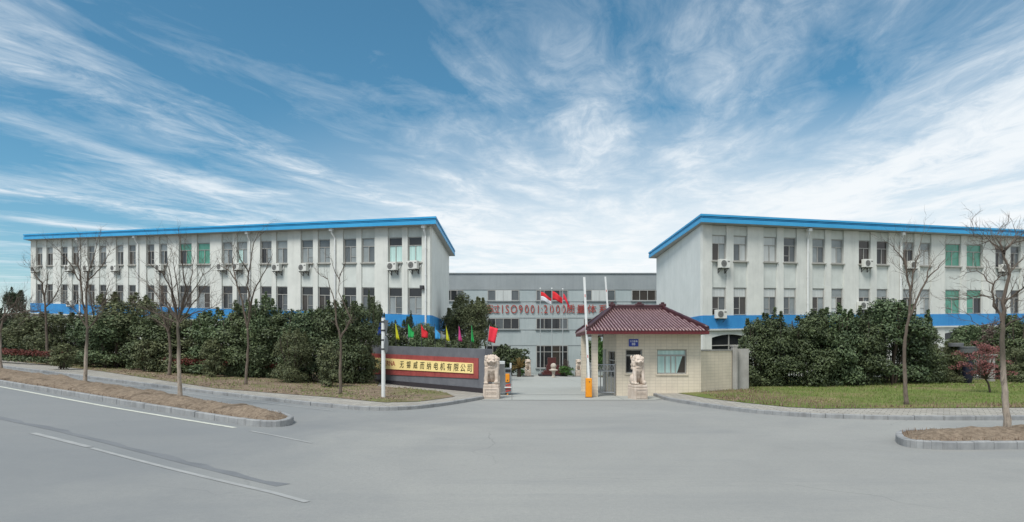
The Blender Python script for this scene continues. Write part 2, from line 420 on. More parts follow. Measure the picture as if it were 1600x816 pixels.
# ------------------------------------------------------------------ draped ground sheets
def drape(name, poly, off, mat, step=1.0, extra=None, skirt=0.0):
    bm = bmesh.new()
    vs = [bm.verts.new((p[0], p[1], 0)) for p in poly]
    bm.faces.new(vs)
    xs = [p[0] for p in poly]; ys = [p[1] for p in poly]
    x = math.floor(min(xs) / step) * step + step
    while x < max(xs):
        bmesh.ops.bisect_plane(bm, geom=bm.verts[:] + bm.edges[:] + bm.faces[:], plane_co=(x, 0, 0), plane_no=(1, 0, 0)); x += step
    y = math.floor(min(ys) / step) * step + step
    while y < max(ys):
        bmesh.ops.bisect_plane(bm, geom=bm.verts[:] + bm.edges[:] + bm.faces[:], plane_co=(0, y, 0), plane_no=(0, 1, 0)); y += step
    bmesh.ops.triangulate(bm, faces=[f for f in bm.faces if len(f.verts) > 4])
    if extra:
        border = {v for e in bm.edges if e.is_boundary for v in e.verts}
    for v in bm.verts:
        v.co.z = H(v.co.x, v.co.y) + off + (extra(v.co.x, v.co.y) if extra and v not in border else 0)
    if skirt:
        ed = [e for e in bm.edges if e.is_boundary]
        r = bmesh.ops.extrude_edge_only(bm, edges=ed)
        for v in [g for g in r['geom'] if isinstance(g, bmesh.types.BMVert)]: v.co.z -= skirt
    bmesh.ops.recalc_face_normals(bm, faces=bm.faces[:])
    me = bpy.data.meshes.new(name); bm.to_mesh(me); bm.free()
    up = sum(p.normal.z * p.area for p in me.polygons)
    if up < 0: me.flip_normals()
    me.polygons.foreach_set('use_smooth', [True] * len(me.polygons)) if extra else None
    return link(name, me, mat)

def resample(pts, step):
    out = []; pts = [Vector((p[0], p[1], 0)) for p in pts]
    for a, b in zip(pts, pts[1:]):
        n = max(1, round((b - a).length / step))
        out += [a.lerp(b, i / n) for i in range(n)]
    return out + [pts[-1]]
def smooth_line(pts, it=2):
    pts = [Vector((p[0], p[1], 0)) for p in pts]
    for _ in range(it):
        q = [pts[0]]
        for a, b in zip(pts, pts[1:]): q += [a.lerp(b, 0.25), a.lerp(b, 0.75)]
        pts = q + [pts[-1]]
    return pts
def offset_line(pts, d):
    out = []
    for i, p in enumerate(pts):
        t = (pts[min(i + 1, len(pts) - 1)] - pts[max(i - 1, 0)]).normalized()
        out.append(p + Vector((-t.y, t.x, 0)) * d)
    return out
def strip(name, pts, w0, w1, off, mat, step=0.8, wobble=0.0):
    pts = resample(pts, step); a = offset_line(pts, w0); b = offset_line(pts, w1)
    rng = random.Random(5)
    mb = MB(); vs = []
    for p, q in zip(a, b):
        if wobble: q = q + (q - p).normalized() * rng.uniform(-wobble, wobble)
        vs += [(p.x, p.y, H(p.x, p.y) + off), (q.x, q.y, H(q.x, q.y) + off)]
    mb.add(vs, [(2 * i, 2 * i + 1, 2 * i + 3, 2 * i + 2) for i in range(len(pts) - 1)])
    o = mb.build(name, mat)
    if sum(p.normal.z for p in o.data.polygons) < 0: o.data.flip_normals()
    return struct(o)
def kerb(name, pts, width, height, mat='kerb_stone', step=1.0):
    """kerb stones laid end to end along a line; the line is the road-side foot"""
    pts = resample(pts, step); a = pts; b = offset_line(pts, width); mb = MB()
    rng = random.Random(3)
    for i in range(len(pts) - 1):
        g = 0.012
        j = rng.uniform(-0.006, 0.006)
        q = [a[i].lerp(a[i + 1], g), a[i].lerp(a[i + 1], 1 - g), b[i].lerp(b[i + 1], 1 - g), b[i].lerp(b[i + 1], g)]
        q2 = [q[0].lerp(q[3], 0.12), q[1].lerp(q[2], 0.12), q[2], q[3]]
        hz = [H(p.x, p.y) for p in q]
        vs = [(p.x, p.y, z - 0.1) for p, z in zip(q, hz)] + [(p.x, p.y, z + height * 0.88 + j) for p, z in zip(q, hz)] + [(p.x, p.y, z + height + j) for p, z in zip(q2, hz)]
        mb.add(vs, [(0, 3, 2, 1), (8, 9, 10, 11)] + [(k, (k + 1) % 4, 4 + (k + 1) % 4, 4 + k) for k in range(4)] + [(4 + k, 4 + (k + 1) % 4, 8 + (k + 1) % 4, 8 + k) for k in range(4)])
    return struct(mb.build(name, mat))
# ================================================================== SETTING
def ground_sheet():
    xs = sorted(set([-4000, -1500, -600, -300, -180, -120] + list(range(-100, 101, 4)) + [120, 180, 300, 600, 1500, 4000]))
    ys = sorted(set([-4000, -1500, -600, -200, -80, -30] + list(range(-10, 131, 4)) + [160, 220, 400, 800, 2000, 5000]))
    vs = [(x, y, H(x, y) - 0.12) for y in ys for x in xs]; n = len(xs)
    mb = MB(); mb.add(vs, [(j * n + i, j * n + i + 1, (j + 1) * n + i + 1, (j + 1) * n + i) for j in range(len(ys) - 1) for i in range(n - 1)])
    return struct(mb.build('ground', 'ground_earth'))
ground_sheet()
struct(drape('road', [(-95, -25), (75, -25), (75, 48), (-95, 75)], 0.0, 'asphalt', 1.5))

# left pavement, verge and kerb
KL = smooth_line([gp(*p) for p in [(-230, 546), (0, 574), (169, 596), (338, 617), (520, 638), (586, 642.5), (644, 641), (706, 633), (756, 624)]], 2)
kerb('kerb', [(p.x, p.y) for p in KL][::-1], -0.15, 0.13)
struct(drape('pavement', [(p.x, p.y) for p in offset_line(KL, 0.10)] + [(-0.95, 28.5), (-4.6, 36), (-20, 52), (-75, 80)], 0.122, 'paving_blocks', 1.0))
SL = [gp(*p, 0.13) for p in [(-230, 533), (0, 562), (162, 580.6), (338, 607), (520, 621), (603, 629), (655, 627.5), (690, 623), (711, 619.5), (690, 612.5), (640, 607), (589, 603.4)]]
struct(drape('verge', [(p.x, p.y) for p in SL] + [(-7.5, 36.5), (-8, 40), (-20, 50), (-70, 76)], 0.137, 'verge_soil', 0.7,
             extra=lambda x, y: 0.05 * mnoise.noise(Vector((x * 0.9, y * 0.9, 0))) + 0.03))

# left planted island between road and side lane
def island(name, front, back, soil_amp, seed):
    loop = front + back[::-1]
    struct(drape(name, [(p.x, p.y) for p in loop], 0.15, 'bank_soil', 0.4,
                 extra=lambda x, y: 0.10 + soil_amp * (0.5 + mnoise.noise(Vector((x * 1.1, y * 1.1, seed)))) + 0.04 * mnoise.noise(Vector((x * 5, y * 5, seed)))))
IF = [gp(*p) for p in [(-230, 565), (0, 600.5), (169, 629.6), (338, 658), (392, 666.5), (430, 668.2), (452, 665.5), (459, 660)]]
IFs = smooth_line(IF, 2)
end = IFs[-1]
IB = [gp(*p) for p in [(459, 660), (440, 651), (380, 642), (270, 623), (169, 607), (0, 580), (-230, 548)]]
IBs = smooth_line(IB, 2)
ring = [(p.x, p.y) for p in IFs] + [(p.x, p.y) for p in IBs[1:]]
kerb('island_kerb', ring, 0.14, 0.17)
rv = [Vector((x, y, 0)) for x, y in ring]
inn = offset_line(rv, 0.13)
def edge_dist(x, y, pts):
    q = Vector((x, y, 0)); best = 9
    for a, b in zip(pts, pts[1:]):
        d = b - a; f = max(0, min(1, (q - a).dot(d) / max(1e-9, d.dot(d)))); best = min(best, (a + d * f - q).length)
    return best
TREE_FEET = [gp(1, 578), gp(132.5, 600), gp(281.5, 622), gp(1576, 671)]
def mound(x, y, pts, amp, seed):
    e = sstep(0.0, 0.75, edge_dist(x, y, pts))
    e *= 1 + 1.1 * max(math.exp(-((x - t.x) ** 2 + (y - t.y) ** 2) / 0.8) for t in TREE_FEET)
    return e * (0.10 + amp * (0.5 + 0.5 * mnoise.noise(Vector((x * 0.7, y * 0.7, seed)))) + 0.05 * mnoise.noise(Vector((x * 3, y * 3, seed))) + 0.03 * mnoise.noise(Vector((x * 8, y * 8, seed))))
def island_soil(name, pts, amp, seed):
    return struct(drape(name, [(p.x, p.y) for p in pts], 0.155, 'bank_soil', 0.16,
        extra=lambda x, y: mound(x, y, pts, amp, seed)))
island_soil('island_soil', inn, 0.16, 1.0)

# right pavement, lawn and kerb
KR = smooth_line([gp(*p) for p in [(1018, 618), (1038.6, 626), (1103, 636.5), (1164.6, 645), (1213, 649), (1270, 653), (1400, 657), (1600, 657), (1800, 656)]], 2)
kerb('kerb', [(p.x, p.y) for p in KR], 0.15, 0.13)
struct(drape('pavement', [(p.x, p.y) for p in offset_line(KR, 0.10)] + [(44, 45), (9, 40), (8.4, 28.2), (6.4, 27.96)], 0.122, 'paving_blocks', 1.0))
GL = [gp(*p, 0.13) for p in [(1052, 613), (1103, 622), (1165, 629.5), (1231, 636), (1280, 638.5), (1400, 638), (1600, 637), (1800, 636)]]
struct(drape('lawn', [(p.x, p.y) for p in GL] + [(46, 40), (12, 42), (9.6, 29.6), (8.5, 28.9)], 0.137, 'lawn', 0.8,
             extra=lambda x, y: 0.04 * mnoise.noise(Vector((x * 0.5, y * 0.5, 3))) + 0.03))
RF = [gp(*p) for p in [(1800, 701), (1600, 702), (1475, 703.5), (1424, 700.5), (1404, 695.5), (1398, 689), (1402, 684), (1420, 681), (1506, 681), (1600, 680), (1800, 679)]]
RFs = smooth_line(RF, 2)
kerb('island_kerb', [(p.x, p.y) for p in RFs], -0.14, 0.17)
island_soil('island_soil', offset_line(RFs, -0.13), 0.14, 5.0)

# courtyard slab behind the gate
struct(drape('courtyard', [(gp(752, 625.5).x, gp(752, 625.5).y), (gp(1022, 625.5).x, gp(1022, 625.5).y), (8.0, 28.5), (8.0, 67.5), (-8, 67.5), (-1.0, 29)], 0.012, 'court_concrete', 0.75))
strip('gate_track', [(-0.1, 28.35), (3.5, 28.35)], -0.03, 0.03, 0.024, 'dark_metal')

# road markings
P = lambda l: [(gp(*q).x, gp(*q).y) for q in l]
strip('road_marking', P([(-200, 573), (0, 604.5), (169, 636), (367, 668.8)]), -0.075, 0.075, 0.008, 'road_paint')
strip('road_marking', P([(392, 674), (430, 681), (487, 692.5)]), -0.04, 0.04, 0.008, 'road_paint_worn')
strip('road_marking', P([(51, 677), (140, 699)]), -0.07, 0.07, 0.008, 'road_paint_worn')
strip('road_marking', P([(143, 700.5), (280, 736), (425, 770), (480, 785)]), -0.05, 0.05, 0.008, 'road_paint_worn')
strip('road_marking', P([(180, 599.5), (338, 621), (430, 632), (520, 642)]), -0.05, 0.05, 0.008, 'road_paint_worn')
strip('tar_strip', P([(-60, 645), (0, 656), (85, 674), (169, 695), (300, 729), (430, 761)]), 0.02, 0.22, 0.005, 'tar_seal', 0.5, 0.07)

# ================================================================== OFFICE BUILDINGS
class Facade:
    def __init__(s, C, vp, depth_v, slope):
        l = math.hypot(*vp); s.C = C; s.u = (vp[0] / l, vp[1] / l); s.slope = slope
        n = (s.u[1], -s.u[0]); s.n = n if n[1] < 0 else (-n[0], -n[1]); s.v = depth_v
    def P(s, t, o, z):
        return (s.C[0] + s.u[0] * t + s.n[0] * o, s.C[1] + s.u[1] * t + s.n[1] * o, z + s.slope * t)
    def t_of(s, px):
        k = (px - 800) / 1000; X, Y = s.C
        return (X - k * Y) / (k * s.u[1] - s.u[0])
    def tz(s, px, py, o=0.25):
        t = s.t_of(px); p = s.P(t, o, 0)
        return t, EYE + (540 - py) / 1000 * p[1] - s.slope * t

def glazing(mb_frame, w0, w1, z0, z1, o, bar=0.045, dep=0.06, trans=0.33, mull=True):
    """frame bars butted end to end: two jambs, head, sill bar, transom, mullion below it"""
    b = bar
    mb_frame.box(w0, w0 + b, o - dep, o, z0, z1)
    mb_frame.box(w1 - b, w1, o - dep, o, z0, z1)
    mb_frame.box(w0 + b, w1 - b, o - dep, o, z1 - b, z1)
    mb_frame.box(w0 + b, w1 - b, o - dep, o, z0, z0 + b)
    zt = z1 - (z1 - z0) * trans
    mb_frame.box(w0 + b, w1 - b, o - dep, o, zt - b / 2, zt + b / 2)
    if mull:
        m = (w0 + w1) / 2
        mb_frame.box(m - b / 2, m + b / 2, o - dep, o + 0.01, z0 + b, zt - b / 2)
    return zt

def office_window(root, F, t0, t1, z0, z1, upper_mat, lower_mats, sill=True, rail=False):
    mb = MB(F.P); zt = glazing(mb, t0 + 0.02, t1 - 0.02, z0 + 0.02, z1 - 0.01, -0.13)
    m = (t0 + t1) / 2
    if rail: mb.box(t0 + 0.07, m - 0.03, -0.17, -0.135, z0 + 0.42, z0 + 0.45)
    w = mb.build('window', 'frame_metal', root)
    e = 0.03
    MB(F.P).box(t0 + 0.04, t1 - 0.04, -0.185, -0.165, zt + 0.01, z1 - 0.03).build('pane', upper_mat, w)
    MB(F.P).box(t0 + 0.04, m, -0.185, -0.165, z0 + 0.04, zt - 0.01).build('pane', lower_mats[0], w)
    MB(F.P).box(m, t1 - 0.04, -0.195, -0.175, z0 + 0.04, zt - 0.01).build('pane', lower_mats[1], w)
    if sill:
        MB(F.P).box(t0 - 0.06, t1 + 0.06, -0.12, 0.05, z0 - 0.07, z0).build('sill', 'sill_stone', w)
    return w

def office(label, F, D, bays, Lx, Z, roof, pipes, styles, ground_floor, corner_w):
    """Z: soffit, upper head, upper sill, lower head, band top, band foot"""
    zs, zuh, zus, zlh, zbt, zbf = Z
    root = thing('office_building', label, 'building', (F.C[0], F.C[1], 0))
    s = F.slope
    # the solid body behind the facade
    c0 = F.P(0.02, -0.26, 0); c1 = F.P(Lx - 0.02, -0.26, 0)
    d1 = (c1[0] + F.v[0], c1[1] + F.v[1]); d0 = (D[0], D[1])
    mb = MB(); zz = [zs + s * t for t in (0, Lx, Lx, 0)]
    mb.prism([c0[:2], c1[:2], d1, d0], [-2, -2, -2, -2], zz).build('wall', 'gable_render_lit', root)
    # blue band wrapping front and gable
    b = MB(F.P)
    b.box(-0.01, Lx, -0.255, 0.035, zbf, zbt)
    b.build('blue_band', 'blue_paint', root)
    nx = -F.v[1] if F.u[0] > 0 else F.v[1]; ny = F.v[0] if F.u[0] > 0 else -F.v[0]
    ln = math.hypot(nx, ny); nx, ny = nx / ln * 0.03, ny / ln * 0.03
    g = MB(); g.prism([(c0[0] + nx, c0[1] + ny + 0.02), (c0[0], c0[1] + 0.02), (d0[0], d0[1]), (d0[0] + nx, d0[1] + ny)], zbf, zbt)
    g.build('blue_band', 'blue_paint', root)
    MB(F.P).box(-0.02, Lx, -0.25, 0.09, zbf - 0.11, zbf - 0.004).build('cornice', 'render_panel', root)
    MB(F.P).box(0.0, Lx, -0.25, -0.02, -2.0, zbf - 0.114).build('plinth_wall', 'render_wall', root) if not ground_floor else None
    # pilasters and recessed panels
    edges = [0.0]
    for i, (a, bb, c, d) in enumerate(bays):
        x = edges[-1]
        MB(F.P).box(x, a, -0.25, 0.0, zbt + 0.003, zs + 0.02).build('pilaster', 'render_wall', root)
        MB(F.P).box(bb, c, -0.25, -0.02, zbt + 0.003, zs + 0.02).build('pilaster', 'render_wall', root)
        for w0, w1 in ((a, bb), (c, d)):
            MB(F.P).box(w0 + 0.002, w1 - 0.002, -0.25, -0.10, zuh, zs + 0.01).build('wall_panel', 'render_panel', root)
            MB(F.P).box(w0 + 0.002, w1 - 0.002, -0.25, -0.10, zlh, zus - 0.002).build('wall_panel', 'render_panel', root)
        edges.append(d)
    MB(F.P).box(edges[-1], Lx, -0.25, 0.0, zbt + 0.003, zs + 0.02).build('pilaster', 'render_wall', root)
    for i, (a, bb, c, d) in enumerate(bays):
        up, lo = styles(i)
        for k, (w0, w1) in enumerate(((a, bb), (c, d))):
            office_window(root, F, w0, w1, zus, zuh, up[k][0], up[k][1:], True, up[k][0] == 'glass_grey')
            office_window(root, F, w0, w1, zbt + 0.005, zlh, lo[k][0], lo[k][1:], False, True)
    # flat roof with a deep overhanging fascia
    r0, r1, zt, zb = roof
    q0 = (r0[0], r0[1]); q3 = (r1[0], r1[1]); Lr = Lx + 0.9
    q1 = (q0[0] + F.u[0] * Lr, q0[1] + F.u[1] * Lr); q2 = (q3[0] + F.u[0] * Lr, q3[1] + F.u[1] * Lr)
    dz = [0, s * Lr, s * Lr, 0]
    poly = [q0, q1, q2, q3]
    cx = sum(p[0] for p in poly) / 4; cy = sum(p[1] for p in poly) / 4
    def inset(d):
        out = []
        for i in range(4):
            a, p, c = Vector(poly[i - 1]), Vector(poly[i]), Vector(poly[(i + 1) % 4])
            e1 = (p - a).normalized(); e2 = (c - p).normalized()
            n1 = Vector((-e1.y, e1.x)); n2 = Vector((-e2.y, e2.x))
            if n1.dot(Vector((cx, cy)) - p) < 0: n1 = -n1
            if n2.dot(Vector((cx, cy)) - p) < 0: n2 = -n2
            bis = n1 + n2; out.append(tuple(p + bis * (d / max(0.2, bis.dot(n1)))))
        return out
    h = zt - zb
    def slab(poly_, a, b_, name, mat): return MB().prism(poly_, [zb + h * a + d for d in dz], [zb + h * b_ + d for d in dz]).build(name, mat, root)
    slab(inset(0.02), -0.02, 0.0, 'soffit', 'soffit')
    rf = slab(poly, 0.001, 0.50, 'roof', 'fascia_blue')
    def sub(poly_, a, b_, name, mat): return MB().prism(poly_, [zb + h * a + d for d in dz], [zb + h * b_ + d for d in dz]).build(name, mat, rf)
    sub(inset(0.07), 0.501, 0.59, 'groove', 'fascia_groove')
    sub(inset(0.01), 0.591, 0.67, 'fascia', 'fascia_blue')
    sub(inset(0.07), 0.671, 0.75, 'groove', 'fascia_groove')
    sub(inset(-0.02), 0.751, 1.0, 'fascia', 'fascia_blue')
    for px, jog in pipes:
        t = F.t_of(px); zz = zs - 0.05
        mb = MB(F.P)
        mb.tube([(t + jog, 0.30, zz - 0.12), (t + jog * 0.9, 0.26, zz - 0.3), (t, 0.08, zz - 0.62), (t, 0.08, -0.5)], 0.058, 10)
        for z in (zs - 1.5, zs - 3.2, zs - 4.9, zs - 6.6): mb.tube([(t, 0.08, z), (t, 0.08, z + 0.09)], 0.072, 10)
        mb.box(t + jog - 0.13, t + jog + 0.13, 0.18, 0.42, zz - 0.14, zz + 0.03)
        mb.build('drainpipe', 'white_metal', root)
    return root

rs = random.Random(11)
G, Dk, Pl, Gn, Cu, Bl, Br = 'glass_grey', 'glass_dark', 'glass_pale', 'glass_green', 'glass_curtain', 'glass_blind', 'glass_brown'
FL = Facade((-5.26, 41.1), (-2208, 1000), (-0.08, 13.2), 0.0458)
baysL = []
for i, st in enumerate([0.63, 4.34, 8.1, 11.96, 15.86, 19.74, 24.5, 28.28, 32.03, 35.75, 39.4]):
    if i == 5: baysL.append((19.74, 21.2, 21.77, 23.2))
    elif i > 5: baysL.append((st, st + 0.98, st + 1.57, st + 2.52))
    else: baysL.append((st, st + 1.1, st + 1.53, st + 2.64))
def stylesL(i):
    up = {0: [(Dk, Cu, Cu), (Dk, Cu, Cu)], 1: [(Pl, G, Pl), (G, Pl, G)], 2: [(G, Pl, Pl), (G, Pl, Pl)], 3: [(Pl, G, Pl), (G, Pl, Dk)],
          4: [(Pl, Pl, Cu), (Pl, G, Pl)], 5: [(Gn, Gn, Gn), (Gn, Gn, Dk)]}.get(i)
    lo = {0: [(Dk, Pl, Pl), (Dk, G, Pl)], 1: [(Dk, Br, G), (Dk, G, Dk)], 2: [(Dk, Dk, Br), (Dk, G, Br)], 3: [(Dk, G, Dk), (Dk, G, Br)], 4: [(Dk, G, G), (Dk, G, Dk)]}.get(i)
    pick = lambda: (rs.choice([G, Dk, Pl]), rs.choice([G, Br, Dk]), rs.choice([G, Dk, Br]))
    return up or [pick(), pick()], lo or [(Dk, rs.choice([G, Br]), rs.choice([Dk, Br, Pl])), (Dk, rs.choice([G, Br]), rs.choice([Dk, G]))]
office('long pale office building on the left with a bright blue flat roof edge', FL, (-5.34, 54.3), baysL, 42.7,
       (9.9, 9.22, 7.56, 5.90, 4.14, 3.27), ((-4.80, 40.3), (-4.88, 54.8), 10.34, 9.86),
       [(666, -0.0), (524.5, 0.12), (391.5, 0), (217, 0.1), (126, 0)], stylesL, False, 0.63)

FR = Facade((11.77, 39.5), (3177, 1000), (0.55, 15.0), 0.0192)
baysR = []
for i, st in enumerate([0.69, 4.5, 8.33, 12.18, 16.05, 19.95, 24.85, 28.7, 32.55]):
    if i == 5: baysR.append((19.95, 21.5, 22.03, 23.6))
    else: baysR.append((st, st + 1.06, st + 1.57, st + 2.6))
def stylesR(i):
    up = {0: [(Bl, Br, Pl), (Bl, G, Bl)], 1: [(Bl, Bl, Bl), (G, Dk, G)], 2: [(Pl, Pl, G), (Pl, Bl, Pl)], 3: [(Br, Br, Br), (Br, Dk, Br)], 4: [(Pl, Br, Dk), (Pl, Bl, Bl)], 5: [(Gn, Gn, Gn), (Gn, Gn, Gn)]}.get(i)
    lo = {0: [(Bl, Br, G), (Bl, Dk, Br)], 1: [(Bl, Pl, G), (Bl, G, Pl)], 2: [(Bl, Br, Pl), (Pl, Bl, Br)], 3: [(Pl, Br, G), (Pl, G, G)], 4: [(Pl, Dk, G), (Pl, Bl, Pl)], 5: [(Gn, Gn, Gn), (Gn, Gn, Dk)]}.get(i)
    return up or [(Br, Dk, G), (G, Dk, G)], lo or [(G, Dk, G), (Dk, G, Dk)]
rootR = office('long pale office building on the right with a bright blue flat roof edge', FR, (12.3, 54.5), baysR, 37.5,
       (9.66, 9.08, 7.46, 5.80, 4.05, 3.22), ((11.48, 38.85), (11.74, 55.0), 10.2, 9.70),
       [(1261, -0.08), (1406, -0.08)], stylesR, True, 0.69)
# ground floor of the right building: wide arched openings between piers
gx = [0.0] + [x for bv in baysR for x in (bv[0] - 0.02, bv[3] + 0.02)] + [37.5]
for i in range(0, len(gx), 2):
    MB(FR.P).box(gx[i], gx[i + 1], -0.25, -0.02, -2.0, 3.10).build('pier', 'render_wall', rootR)
for (a, b_, c, d) in baysR:
    a -= 0.016; d += 0.016; n = 10
    arc = lambda x: 2.66 + 0.20 * (1 - ((x - (a + d) / 2) / ((d - a) / 2)) ** 2)
    vs = []
    for k in range(n + 1):
        x = a + (d - a) * k / n
        vs += [(x, -0.25, arc(x)), (x, -0.05, arc(x)), (x, -0.05, 3.10), (x, -0.25, 3.10)]
    fs = [(4 * k + j, 4 * k + (j + 1) % 4, 4 * k + 4 + (j + 1) % 4, 4 * k + 4 + j) for k in range(n) for j in range(4)] + [(0, 1, 2, 3), (4 * n + 3, 4 * n + 2, 4 * n + 1, 4 * n)]
    MB(FR.P).add(vs, fs).build('arched_lintel', 'render_panel', rootR)
    MB(FR.P).box(a, d, -0.25, -0.05, -2, 0.9).build('wall_panel', 'render_panel', rootR)
    mb = MB(FR.P); m = (a + d) / 2
    mb.box(a, a + 0.05, -0.18, -0.12, 0.9, 2.72); mb.box(d - 0.05, d, -0.18, -0.12, 0.9, 2.72); mb.box(m - 0.03, m + 0.03, -0.18, -0.12, 0.9, 2.86)
    mb.box(a + 0.05, m - 0.03, -0.18, -0.12, 2.15, 2.21); mb.box(m + 0.03, d - 0.05, -0.18, -0.12, 2.15, 2.21)
    w = mb.build('window', 'frame_metal', rootR)
    MB(FR.P).box(a, d, -0.22, -0.19, 0.9, 2.87).build('pane', 'glass_dark', w)

# small black floodlight by the corner pipe of the left building
t_, z_ = FL.tz(661, 449, 0.1)
fl = thing('floodlight', 'small black floodlight fixed beside the corner drainpipe of the left office building', 'lamp', FL.P(t_, 0.0, z_))
MB(FL.P).box(t_ - 0.14, t_ + 0.14, 0.06, 0.2, z_ - 0.12, z_ + 0.12, 0.02).build('lamp_body', 'dark_metal', fl)
MB(FL.P).box(t_ - 0.03, t_ + 0.03, 0.0, 0.06, z_ - 0.05, z_ + 0.05).build('bracket', 'dark_metal', fl)

# ================================================================== AIR CONDITIONERS
def make_ac():
    r = thing('air_conditioner', 'x', 'air conditioner', (0, 0, 0), 'outdoor air conditioner units on the office facades')
    MB().box(-0.36, 0.36, -0.42, -0.12, 0, 0.54, 0.02).build('casing', 'ac_white', r)
    mb = MB()
    mb.tube([(-0.10, -0.425, 0.27), (-0.10, -0.435, 0.27)], 0.20, 20)
    for k in range(6):
        a = math.pi * k / 6
        mb.tube([(-0.10 + 0.20 * math.cos(a), -0.438, 0.27 + 0.20 * math.sin(a)), (-0.10 - 0.20 * math.cos(a), -0.438, 0.27 - 0.20 * math.sin(a))], 0.006, 4)
    mb.build('fan_grille', 'ac_grille', r)
    mb = MB(); mb.box(0.17, 0.32, -0.424, -0.421, 0.36, 0.44); mb.build('badge', 'ac_grille', r)
    for x in (-0.25, 0.25):
        mb = MB(); mb.box(x - 0.02, x + 0.02, -0.42, 0.0, -0.045, -0.004); mb.box(x - 0.02, x + 0.02, -0.04, 0.0, -0.3, -0.046)
        mb.tube([(x, -0.36, -0.05), (x, -0.03, -0.28)], 0.015, 6); mb.build('bracket', 'dark_metal', r)
    MB().tube([(0.37, -0.2, 0.15), (0.44, -0.16, 0.12), (0.47, -0.06, 0.3), (0.47, -0.02, 0.62)], 0.02, 6).build('pipe', 'white_metal', r)
    return r
AC0 = make_ac(); used = []
def place_ac(F, px, py, label, o=0.0):
    t, z = F.tz(px, py, o + 0.25)
    r = AC0 if not used else dup(AC0); used.append(1)
    p = F.P(t, o - 0.10, z - 0.27); r.location = p; r['label'] = label
    ang = math.atan2(F.u[1], F.u[0])
    r.rotation_euler = (0, 0, ang if F.u[0] > 0 else ang + math.pi)
for px, py, lab in [
    (648, 414, 'white air conditioner under the curtained upper window beside the corner pipe'),
    (615.5, 416, 'white air conditioner under the first of the two turquoise curtained upper windows'),
    (476.5, 418, 'white air conditioner under the pale window pair left of the second drainpipe'),
    (435, 418, 'white air conditioner just right of the tall forked bare tree on the left building'),
    (373, 416.5, 'right one of two close air conditioners behind the tall forked bare tree'),
    (348.5, 417, 'left one of two close air conditioners beside the green glass windows'),
    (252, 418, 'white air conditioner just left of the green glass windows of the left building'),
    (182, 419, 'white air conditioner under the fourth upper window pair from the left end'),
    (139, 419, 'white air conditioner under the third upper window pair from the left end'),
    (110, 419, 'white air conditioner under the second upper window pair from the left end'),
    (57, 421, 'white air conditioner nearest the far left end of the left building'),
    (113, 474, 'white air conditioner low on the blue band at the left end of the left building')]:
    place_ac(FL, px, py, lab)
for px, py, lab in [
    (1128.5, 412, 'white air conditioner under the first upper window of the right building'),
    (1123.5, 491, 'white air conditioner on the blue band right above the guard house eave'),
    (1352, 411.5, 'white air conditioner under the brown tinted upper windows of the right building'),
    (1345, 477.5, 'white air conditioner low on the right building just above the shrubs'),
    (1423, 414, 'white air conditioner behind the slender forked tree on the right lawn'),
    (1565, 419, 'white air conditioner behind the trunk of the large pale barked tree')]:
    place_ac(FR, px, py, lab)

# ================================================================== FACTORY BUILDING at the end of the court
YF = 68.0
fx = lambda px: (px - 800) / 1000 * YF
fz = lambda py: EYE + (540 - py) / 1000 * YF
fac = thing('factory_building', 'grey three storey factory building at the back of the courtyard with red lettering', 'building', (fx(863), YF, -1))
MB().box(fx(640), fx(1120), YF, YF + 18, -3, fz(453)).build('wall', 'factory_wall', fac)
MB().box(fx(640) - 0.02, fx(1120) + 0.02, YF - 0.05, YF + 18, fz(453) + 0.003, fz(428)).build('parapet', 'factory_parapet', fac)
MB().box(fx(640) - 0.1, fx(1120) + 0.1, YF - 0.15, YF + 18, fz(428) + 0.003, fz(426.6)).build('coping', 'factory_parapet', fac)
for y in (471.5, 497, 515.6, 540):
    MB().box(fx(640), fx(1120), YF - 0.02, YF + 0.0, fz(y) - 0.035, fz(y) + 0.035).build('joint_line', 'factory_joint', fac)
def fwin(x0, x1, y0, y1, parts, mats, transom=None):
    X0, X1, z0, z1 = fx(x0), fx(x1), fz(y1), fz(y0)
    mb = MB(); b = 0.06; y = YF
    mb.box(X0, X0 + b, y - 0.09, y + 0.0, z0, z1); mb.box(X1 - b, X1, y - 0.09, y, z0, z1)
    xs = [X0 + (X1 - X0) * k / parts for k in range(1, parts)]
    for x in xs: mb.box(x - b / 2, x + b / 2, y - 0.09, y, z0, z1)
    cuts = [X0 + b] + [q for x in xs for q in (x - b / 2, x + b / 2)] + [X1 - b]
    for k in range(0, len(cuts), 2):
        mb.box(cuts[k], cuts[k + 1], y - 0.09, y, z0, z0 + b); mb.box(cuts[k], cuts[k + 1], y - 0.09, y, z1 - b, z1)
        if transom: mb.box(cuts[k], cuts[k + 1], y - 0.09, y, fz(transom) - b / 2, fz(transom) + b / 2)
    w = mb.build('window', 'frame_metal', fac)
    for k in range(parts):
        MB().box(X0 + (X1 - X0) * k / parts + 0.03, X0 + (X1 - X0) * (k + 1) / parts - 0.03, y - 0.05, y - 0.03, z0 + 0.03, z1 - 0.03).build('pane', mats[k % len(mats)], w)
    MB().box(X0 - 0.1, X1 + 0.1, YF - 0.16, YF - 0.02, z0 - 0.09, z0 - 0.002).build('sill', 'factory_parapet', w)
    return w
MBx = [Dk, G]
